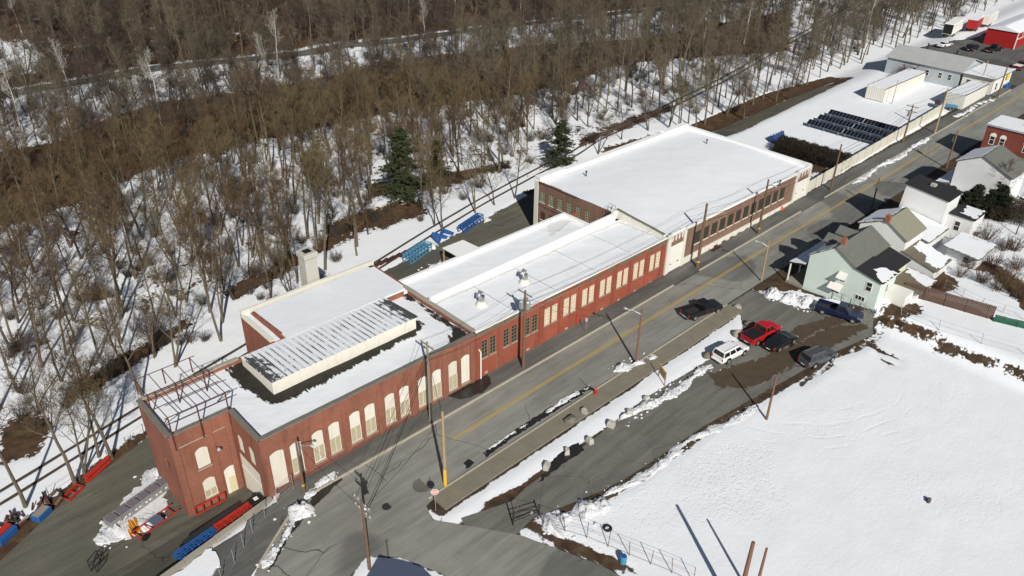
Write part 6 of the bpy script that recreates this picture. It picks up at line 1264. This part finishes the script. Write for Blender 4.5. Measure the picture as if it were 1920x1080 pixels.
def bare_tree(seed, Ht, limbs=11, twigs=6, spread=.42, low=.32, r0=.16, stems=1, tw=.0115):
    rr = random.Random(seed); T = MB(); Cn = MB()
    def prong(mb, a, b, ra, rb, n=3):
        mb.tube([a, b], [ra, rb], n, False)
    def perp(d):
        v = Vector((rr.gauss(0, 1), rr.gauss(0, 1), rr.gauss(0, 1))); v -= d*v.dot(d); return v.normalized()
    for s in range(stems):
        base = Vector((rr.uniform(-.25, .25)*(stems > 1), rr.uniform(-.25, .25)*(stems > 1), -.1)); d = Vector((rr.gauss(0, .05+.12*(stems > 1)), rr.gauss(0, .05+.12*(stems > 1)), 1)).normalized(); pts = [base]; N = 8; hh = Ht*rr.uniform(.85, 1.)
        for i in range(N):
            d = (d+Vector((rr.gauss(0, .05), rr.gauss(0, .05), .05))).normalized(); pts.append(pts[-1]+d*hh/N)
        rs = [r0*(1.25 if i == 0 else 1)*(1-i/N)**.8+.02 for i in range(N+1)]; T.tube(pts, rs, 7, False)
        for k in range(limbs):
            f = low+(1-low)*(k+rr.random())/limbs; i = min(N-1, int(f*N)); p = pts[i].lerp(pts[i+1], f*N-i); a = rr.uniform(0, 6.28); up = rr.uniform(.55, 1.1)
            d1 = Vector((math.cos(a), math.sin(a), up)).normalized(); L1 = Ht*spread*(1.15-f)*rr.uniform(.6, 1.15)+.6; r1 = rs[i]*.5; q = [p]
            for j in range(4): d1 = (d1+Vector((rr.gauss(0, .12), rr.gauss(0, .12), .12))).normalized(); q.append(q[-1]+d1*L1/4)
            T.tube(q, [max(.018, r1*(1-j/4.4)) for j in range(5)], 5, False)
            for b in range(8):
                fb = .2+.8*(b+rr.random())/8; j = min(3, int(fb*4)); p2 = q[j].lerp(q[j+1], fb*4-j); d2 = (d1*.5+perp(d1)*rr.uniform(.5, .9)+Vector((0, 0, .35))).normalized(); L2 = L1*.42*rr.uniform(.6, 1.2); p3 = p2+d2*L2
                prong(Cn, p2, p3, max(.012, r1*.32), .011, 3)
                for c in range(twigs):
                    fc = .2+.8*rr.random(); p4 = p2.lerp(p3, fc); d3 = (d2*.6+perp(d2)*rr.uniform(.4, .9)+Vector((0, 0, .25))).normalized(); L3 = rr.uniform(.35, .95)*min(1.2, L2); p5 = p4+d3*L3; prong(Cn, p4, p5, tw, tw*.55)
                    if rr.random() < .9: p6 = p4.lerp(p5, .5); prong(Cn, p6, p6+(d3+perp(d3)*.8).normalized()*L3*.55, tw*.7, tw*.45)
    return T, Cn
def brush(seed, Ht, n=45, tw=.014):
    rr = random.Random(seed); T = MB(); Cn = MB()
    for i in range(n):
        a = rr.uniform(0, 6.28); r = rr.uniform(0, Ht*.25); p = Vector((r*math.cos(a), r*math.sin(a), -.05)); d = Vector((math.cos(a)*rr.uniform(.1, .7), math.sin(a)*rr.uniform(.1, .7), 1)).normalized(); L = Ht*rr.uniform(.5, 1.); m = p+d*L*.5; q = m+(d+Vector((rr.gauss(0, .25), rr.gauss(0, .25), .0))).normalized()*L*.5
        (T if i < n//4 else Cn).tube([p, m, q], [.03, .02, .01], 3, False)
        for k in range(7): s = m.lerp(q, rr.random()); e = s+Vector((rr.gauss(0, .5), rr.gauss(0, .5), rr.uniform(0, .6)))*Ht*.2; Cn.tube([s, e], [tw, tw*.5], 3, False)
    return T, Cn
VAR = []
def addvar(gen, bk, tw, kind): T, Cn = gen; VAR.append((T.mesh('trunk', bk), Cn.mesh('crown', tw), kind))
addvar(bare_tree(1, 16, 14, 8, .34, .38, .17), bark_g, twig_o, 'tall'); addvar(bare_tree(2, 17, 13, 8, .30, .45, .16), bark_g, twig_b, 'tall'); addvar(bare_tree(3, 14, 15, 8, .40, .28, .15), bark_d, twig_b, 'spread'); addvar(bare_tree(4, 15, 10, 6, .36, .3, .14, 2), bark_g, twig_o, 'forked')
addvar(bare_tree(5, 12, 12, 7, .42, .25, .12), bark_d, twig_r, 'spread'); addvar(bare_tree(6, 18, 13, 8, .28, .5, .18), bark_g, twig_b, 'tall'); addvar(bare_tree(7, 11, 9, 6, .38, .25, .10, 3), bark_g, twig_b, 'forked'); addvar(bare_tree(8, 9, 10, 7, .45, .2, .08), bark_d, twig_r, 'small')
addvar(brush(9, 3.2), bark_d, twig_b, 'brush'); addvar(brush(10, 2.4), bark_d, twig_r, 'brush'); addvar(bare_tree(11, 19, 10, 5, .30, .5, .2), bark_p, twig_p, 'pale')
KIND = {'tall': ('bare_tree', 'tall straight bare tree in the snowy wood beyond the railway track', 'tree'), 'spread': ('bare_tree', 'dark bare tree with a wide twiggy crown in the wood', 'tree'), 'forked': ('bare_tree', 'forked bare tree with several stems in the wood', 'tree'), 'small': ('bare_tree', 'small reddish-twigged bare tree in the wood', 'tree'), 'brush': ('brush_shrub', 'low tangled brown brush on the woodland floor', 'shrub'), 'pale': ('bare_tree', 'tall pale-barked bare tree standing above the wood', 'tree')}
def plant(v, x, y, s, rz, label=None, group=None, tilt=(0, 0)):
    T, Cn, kind = VAR[v]; nm, lab, cat = KIND[kind]; t = thing(nm, label or lab, cat, (x, y, H1(x, y)-.05), rz, group or ('bare trees of the wood' if cat == 'tree' else 'brush in the wood')); t.scale = (s, s, s); t.rotation_euler = (tilt[0], tilt[1], rz); link('trunk', T, t); link('crown', Cn, t); return t
def project(x, y, z):
    v = Vector((x, y, z-CAM_H)); f = v.dot(fw)
    return (960+FPX*v.dot(cr)/f, 540-FPX*v.dot(cu)/f) if f > 1 else None
def track_y(x):
    for i in range(len(TRACK)-1):
        if TRACK[i][0] <= x <= TRACK[i+1][0]: return TRACK[i][1]+(TRACK[i+1][1]-TRACK[i][1])*(x-TRACK[i][0])/(TRACK[i+1][0]-TRACK[i][0])
    return 130
rs2 = random.Random(21); sites = []; cellmap = {}
def ok_site(x, y, dmin):
    cx, cy = int(x//4), int(y//4)
    for i in range(cx-2, cx+3):
        for j in range(cy-2, cy+3):
            for (a, b) in cellmap.get((i, j), ()):
                if (a-x)**2+(b-y)**2 < dmin*dmin: return False
    cellmap.setdefault((cx, cy), []).append((x, y)); return True
# trees standing in front, along the yard edge and track side (read off the photograph)
FRONT = [(48, 951, 1, 1.05), (141, 907, 0, 1.0), (210, 860, 5, .95), (186, 857, 0, .85), (158, 890, 3, .8), (440, 560, 7, .9), (268, 742, 0, .9), (330, 690, 3, .9), (415, 640, 1, .95), (232, 700, 2, .9), (547, 560, 3, .75), (508, 560, 0, .7), (652, 425, 5, .9), (815, 425, 2, .75), (830, 432, 0, .8), (893, 400, 3, .8), (927, 385, 2, .7), (965, 372, 0, .75), (690, 440, 2, .7), (1120, 290, 3, .7), (1165, 262, 2, .7), (1215, 245, 6, .8), (1260, 225, 2, .7), (1335, 215, 5, .8), (1420, 165, 2, .9), (1455, 190, 0, .9), (1480, 185, 2, .9), (1395, 222, 6, .8)]
for px, py, v, s in FRONT:
    p = G(px, py); ok_site(p.x, p.y, .5); plant(v, p.x, p.y, s, rs2.uniform(0, 6.28), tilt=(rs2.gauss(0, .04), rs2.gauss(0, .04)))
PINES = [G(756, 372), G(1050, 312)]
def near_line(x, y, p):
    dx, dy = p.x-x, p.y-y; t_ = max(0, min(13, dx*.69+dy*.72)); return math.hypot(dx-t_*.69, dy-t_*.72) < 3.0
tries = 0
while tries < 90000 and len(sites) < 4200:
    tries += 1; x = rs2.uniform(-25, 340); y = rs2.uniform(74, 345)
    q = project(x, y, 0); 
    if q is None or q[0] < -60 or q[0] > 1990 or q[1] < -150 or q[1] > 1010: continue
    ty = track_y(x)
    if x < 122 and y < ty+4.5: continue
    if abs(y-ty) < 3.2 or y < 85.5 or (x > 205 and y < 86): continue
    dist = abs(y-ty)+(0 if y > ty else 20)
    far = 186-(x-60)*.27
    if abs(y-(197-(x-60)*.262)) < 5: continue                       # the woodland road
    if any(near_line(x, y, p_) for p_ in PINES): continue
    if inside((x, y), CLEAR): continue
    dmin = 2.45 if dist < 45 else 2.4
    if y > ty and dist < 12 and rs2.random() < .4: continue
    if ok_site(x, y, dmin): sites.append((x, y, dist))
sites.sort(key=lambda s: s[0]**2+s[1]**2)
NI = 265; stuffpts = []
for i, (x, y, dist) in enumerate(sites):
    r = rs2.random()
    if dist < 48: v = rs2.choice([0, 1, 3, 5, 0, 1, 2, 6, 5, 4, 8])
    else: v = rs2.choice([2, 4, 7, 2, 3, 1, 8, 9, 4, 6])
    if dist > 60 and rs2.random() < .02: v = 10
    s = rs2.uniform(.72, 1.08)*(.9 if dist > 48 else 1)
    if i < NI: plant(v, x, y, s, rs2.uniform(0, 6.28), tilt=(rs2.gauss(0, .04), rs2.gauss(0, .04)))
    else: stuffpts.append((x, y, H1(x, y)-.05, v, s, rs2.uniform(0, 6.28)))
for px, py in ((1320, 72), (1395, 82), (1620, 90), (1690, 62)): p = G(px, py); plant(10, p.x, p.y, .95, px)
# the far wood: nobody could count it, one object made of instances
vc = bpy.data.collections.new('woodland_kinds')
for i, (T, Cn, k) in enumerate(VAR):
    me = T.copy(); bm = bmesh.new(); bm.from_mesh(T); n0 = len(bm.faces); bm.from_mesh(Cn); bm.faces.ensure_lookup_table()
    for f in bm.faces[n0:]: f.material_index = 1
    bm.to_mesh(me); bm.free(); me.materials.clear(); me.materials.append(T.materials[0]); me.materials.append(Cn.materials[0]); vc.objects.link(bpy.data.objects.new('kind_%02d' % i, me))
def instancer(name, pts, label):
    me = bpy.data.meshes.new(name); me.from_pydata([p[:3] for p in pts], [], [])
    a = me.attributes.new('variant', 'INT', 'POINT'); a.data.foreach_set('value', [p[3] for p in pts]); a = me.attributes.new('size', 'FLOAT', 'POINT'); a.data.foreach_set('value', [p[4] for p in pts]); a = me.attributes.new('turn', 'FLOAT', 'POINT'); a.data.foreach_set('value', [p[5] for p in pts])
    o = link(name, me); tag(o, label, 'woodland', kind='stuff'); ng = bpy.data.node_groups.new('far_wood', 'GeometryNodeTree'); ng.interface.new_socket('Geometry', in_out='INPUT', socket_type='NodeSocketGeometry'); ng.interface.new_socket('Geometry', in_out='OUTPUT', socket_type='NodeSocketGeometry')
    N = ng.nodes; gi = N.new('NodeGroupInput'); go = N.new('NodeGroupOutput'); ip = N.new('GeometryNodeInstanceOnPoints'); ci = N.new('GeometryNodeCollectionInfo'); ci.inputs['Collection'].default_value = vc; ci.inputs['Separate Children'].default_value = True; ci.inputs['Reset Children'].default_value = True
    mp = N.new('GeometryNodeMeshToPoints'); ip.inputs['Pick Instance'].default_value = True
    def at(nm, ty): q = N.new('GeometryNodeInputNamedAttribute'); q.data_type = ty; q.inputs[0].default_value = nm; return q.outputs[0]
    cx = N.new('ShaderNodeCombineXYZ'); L = ng.links.new; L(at('turn', 'FLOAT'), cx.inputs[2]); er = N.new('FunctionNodeEulerToRotation'); L(cx.outputs[0], er.inputs[0]); L(er.outputs[0], ip.inputs['Rotation']); L(at('size', 'FLOAT'), ip.inputs['Scale']); L(at('variant', 'INT'), ip.inputs['Instance Index'])
    L(gi.outputs[0], mp.inputs['Mesh']); L(mp.outputs[0], ip.inputs['Points']); L(ci.outputs[0], ip.inputs['Instance']); L(ip.outputs[0], go.inputs[0]); md = o.modifiers.new('wood', 'NODES'); md.node_group = ng; return o
instancer('far_woodland', stuffpts, 'dense brown bare woodland stretching away beyond the railway')
# undergrowth on the bare banks and along the track
ug = []
for k in range(2800):
    x = rs2.uniform(-20, 330); y = rs2.uniform(78, 260); ty = track_y(x)
    if y < ty+3: continue
    q = project(x, y, 0)
    if q is None or not (-40 < q[0] < 1960 and -60 < q[1] < 1000): continue
    S_ = float(fields(np.array([x]), np.array([y]))[0][0])
    if S_ > .5 and rs2.random() < .35: continue
    ug.append((x, y, H1(x, y)-.05, rs2.choice([8, 9]), rs2.uniform(.5, 1.0), rs2.uniform(0, 6.28)))
instancer('woodland_undergrowth', ug, 'tangled brown undergrowth on the woodland floor')
# ------------------------------------------------------------------ conifers, hedges
def needle_tree(seed, Ht, wid, n=26, shape=1.): 
    rr = random.Random(seed); T = MB(); Cn = MB(); T.tube([(0, 0, -.1), (.05, 0, Ht*.5), (0, 0, Ht)], [.2, .12, .02], 7, False)
    for k in range(n):
        f = .08+.92*k/n; z = Ht*f; R_ = wid*(1-f)**.6*shape*rr.uniform(.45, 1.25)+.25
        for b in range(7):
            R_ *= rr.uniform(.8, 1.22); a = rr.uniform(0, 6.28); e = Vector((math.cos(a)*R_, math.sin(a)*R_, z-.12*R_)); s = Vector((0, 0, z)); T.tube([s, e], [.03, .01], 3, False)
            for c in range(5):
                p = s.lerp(e, .25+.75*(c+rr.random())/5); w = .38*(1-.3*f)
                for q in range(16):
                    d = Vector((rr.gauss(0, 1), rr.gauss(0, 1), rr.gauss(.15, .5)))*w*.7; u = Vector((rr.gauss(0, 1), rr.gauss(0, 1), rr.gauss(0, .6)))  .normalized()*.13; o = p+Vector((rr.gauss(0, w*.45), rr.gauss(0, w*.45), rr.gauss(0, w*.22))); Cn.add([o-u, o+u, o+d*.7], [(0, 1, 2)])
    return T, Cn
ndl = twigm('dark_pine_needles', (.022, .030, .011), (.055, .066, .026)); ndd = twigm('dark_evergreen', (.012, .016, .009), (.03, .036, .018))
pT, pC = needle_tree(3, 10, 3.1); pT = pT.mesh('trunk', bark_d); pC = pC.mesh('crown', ndl)
def htop(p, top):
    d = ray(*top); hd = Vector((p.x, p.y)).normalized(); k = Vector((p.x, p.y)).length/(d.x*hd.x+d.y*hd.y); return CAM_H+k*d.z-p.z
for b, tp_, lab in (((756, 372), (750, 238), 'dark green pine beyond the track behind the arched factory'), ((1050, 312), (1043, 224), 'dark green pine beyond the track behind the warehouse corner'), ((820, 330), (815, 262), 'small thin pine in the wood'), ((170, 40), (172, 2), 'dark conifer on the far hillside'), ((340, 42), (338, 10), 'second dark conifer on the far hillside')):
    p = G(*b); h_ = htop(p, tp_); t = thing('pine_tree', lab, 'tree', (p.x, p.y, p.z), b[0], 'pines in the wood'); s = max(.5, h_/10); t.scale = (s, s, s); link('trunk', pT, t); link('crown', pC, t)
aT, aC = needle_tree(5, 4.2, .75, 22, 1.1); aT = aT.mesh('trunk', bark_d); aC = aC.mesh('crown', ndd)
for i in range(12):
    x = 120.6+i*.62; y = 38.2-i*.95; t = thing('arborvitae', 'dark green columnar evergreen in the row behind the tall white house', 'evergreen', (x, y, H1(x, y)-.1), i*1.3, 'evergreen row behind the tall white house'); s = 1.0+.25*math.sin(i*2.1); t.scale = (s, s, s*1.05); link('trunk', aT, t); link('crown', aC, t)
def hedge(label, a, b, w, h, n, mat, seed=1):
    rr = random.Random(seed); a = Vector(a); b = Vector(b); d = b-a; nn = Vector((-d.y, d.x)).normalized(); t = thing('hedge', label, 'hedge', (a.x, a.y, H1(a.x, a.y))); Cn = MB(); S_ = MB()
    for k in range(n):
        f = rr.random(); o = rr.uniform(-1, 1)*w/2; p = a+d*f+nn*o; z = H1(p.x, p.y)+h*rr.random()**.6*(1-.25*(2*o/w)**2)*(1+.05*math.sin(f*40+o)); q = Vector((p.x, p.y, z)); e = q+Vector((rr.gauss(0, .22), rr.gauss(0, .22), rr.gauss(.12, .15))); u = Vector((rr.gauss(0, 1), rr.gauss(0, 1), rr.gauss(0, 1))).normalized()*.05; Cn.add([q-u, q+u, e], [(0, 1, 2)])
    for k in range(int(d.length*3)):
        f = rr.random(); p = a+d*f+nn*rr.uniform(-.3, .3)*w; z = H1(p.x, p.y); S_.tube([(p.x, p.y, z-.05), (p.x+rr.uniform(-.2, .2), p.y+rr.uniform(-.2, .2), z+h*.85)], [.04, .015], 4, False)
    Cn.build('foliage', mat, t, True); S_.build('stems', bark_d, t, True)
hm = twigm('dark_brown_hedge', (.02, .015, .010), (.055, .042, .026))
ha = G(1457, 280); hb_ = G(1586, 318); hedge('thick dark brown hedge between the warehouse and the solar panels', (ha.x, ha.y), (hb_.x, hb_.y), 4.6, 2.6, 26000, hm, 3)
hx = G(1850, 400); hy = G(1930, 425); hedge('dark brown tangled thicket behind the evergreen row', (hx.x, hx.y), (hy.x+3, hy.y-2), 7, 2.6, 12000, twigm('thicket', (.03, .022, .014), (.075, .055, .034)), 4)
BL = ['bare shrub in the back gardens by the wire fence', 'bare shrub in the back garden behind the tall white house', 'twiggy shrub beside the garden shed']
for i, (px, py, v, s) in enumerate(((1790, 470, 8, .8), (1830, 470, 8, .9), (1860, 500, 9, 1.1), (1890, 530, 8, 1.1), (1905, 505, 9, 1.), (1815, 500, 9, .9), (1880, 470, 8, .8), (1700, 500, 9, .5), (1745, 520, 9, .6), (1600, 590, 9, .4), (1660, 605, 9, .45), (1690, 610, 9, .4), (1800, 520, 8, .7), (1840, 530, 9, 1.), (1870, 545, 8, .9), (1910, 560, 8, 1.), (1760, 540, 9, .7), (1720, 535, 8, .5), (1850, 450, 8, 1.), (1900, 470, 9, 1.2), (1825, 445, 9, .8))):
    p = G(px, py); plant(v, p.x, p.y, s, i, 'bare twiggy shrub in the snowy back gardens', 'shrubs in the back gardens')
p = G(1885, 385); plant(7, p.x, p.y, .9, 1, 'bare tree standing beside the big white house', 'garden trees'); p = G(1905, 440); plant(4, p.x, p.y, .6, 2, 'bare tree in the back gardens near the thicket', 'garden trees'); p = G(1700, 148); plant(8, p.x, p.y, 1.3, 3, 'brush in front of the grey metal workshop', 'shrubs by the workshop'); p = G(1690, 150); plant(9, p.x, p.y, 1.5, 4, 'reddish brush against the end of the grey metal workshop', 'shrubs by the workshop')
for i, (px, py) in enumerate(((720, 430), (740, 418), (775, 408), (600, 460), (470, 520), (900, 352), (1110, 268))): p = G(px, py); plant(8 if i % 2 else 9, p.x, p.y, 1.0, i, 'brown brush on the bank beside the railway track', 'brush along the track')
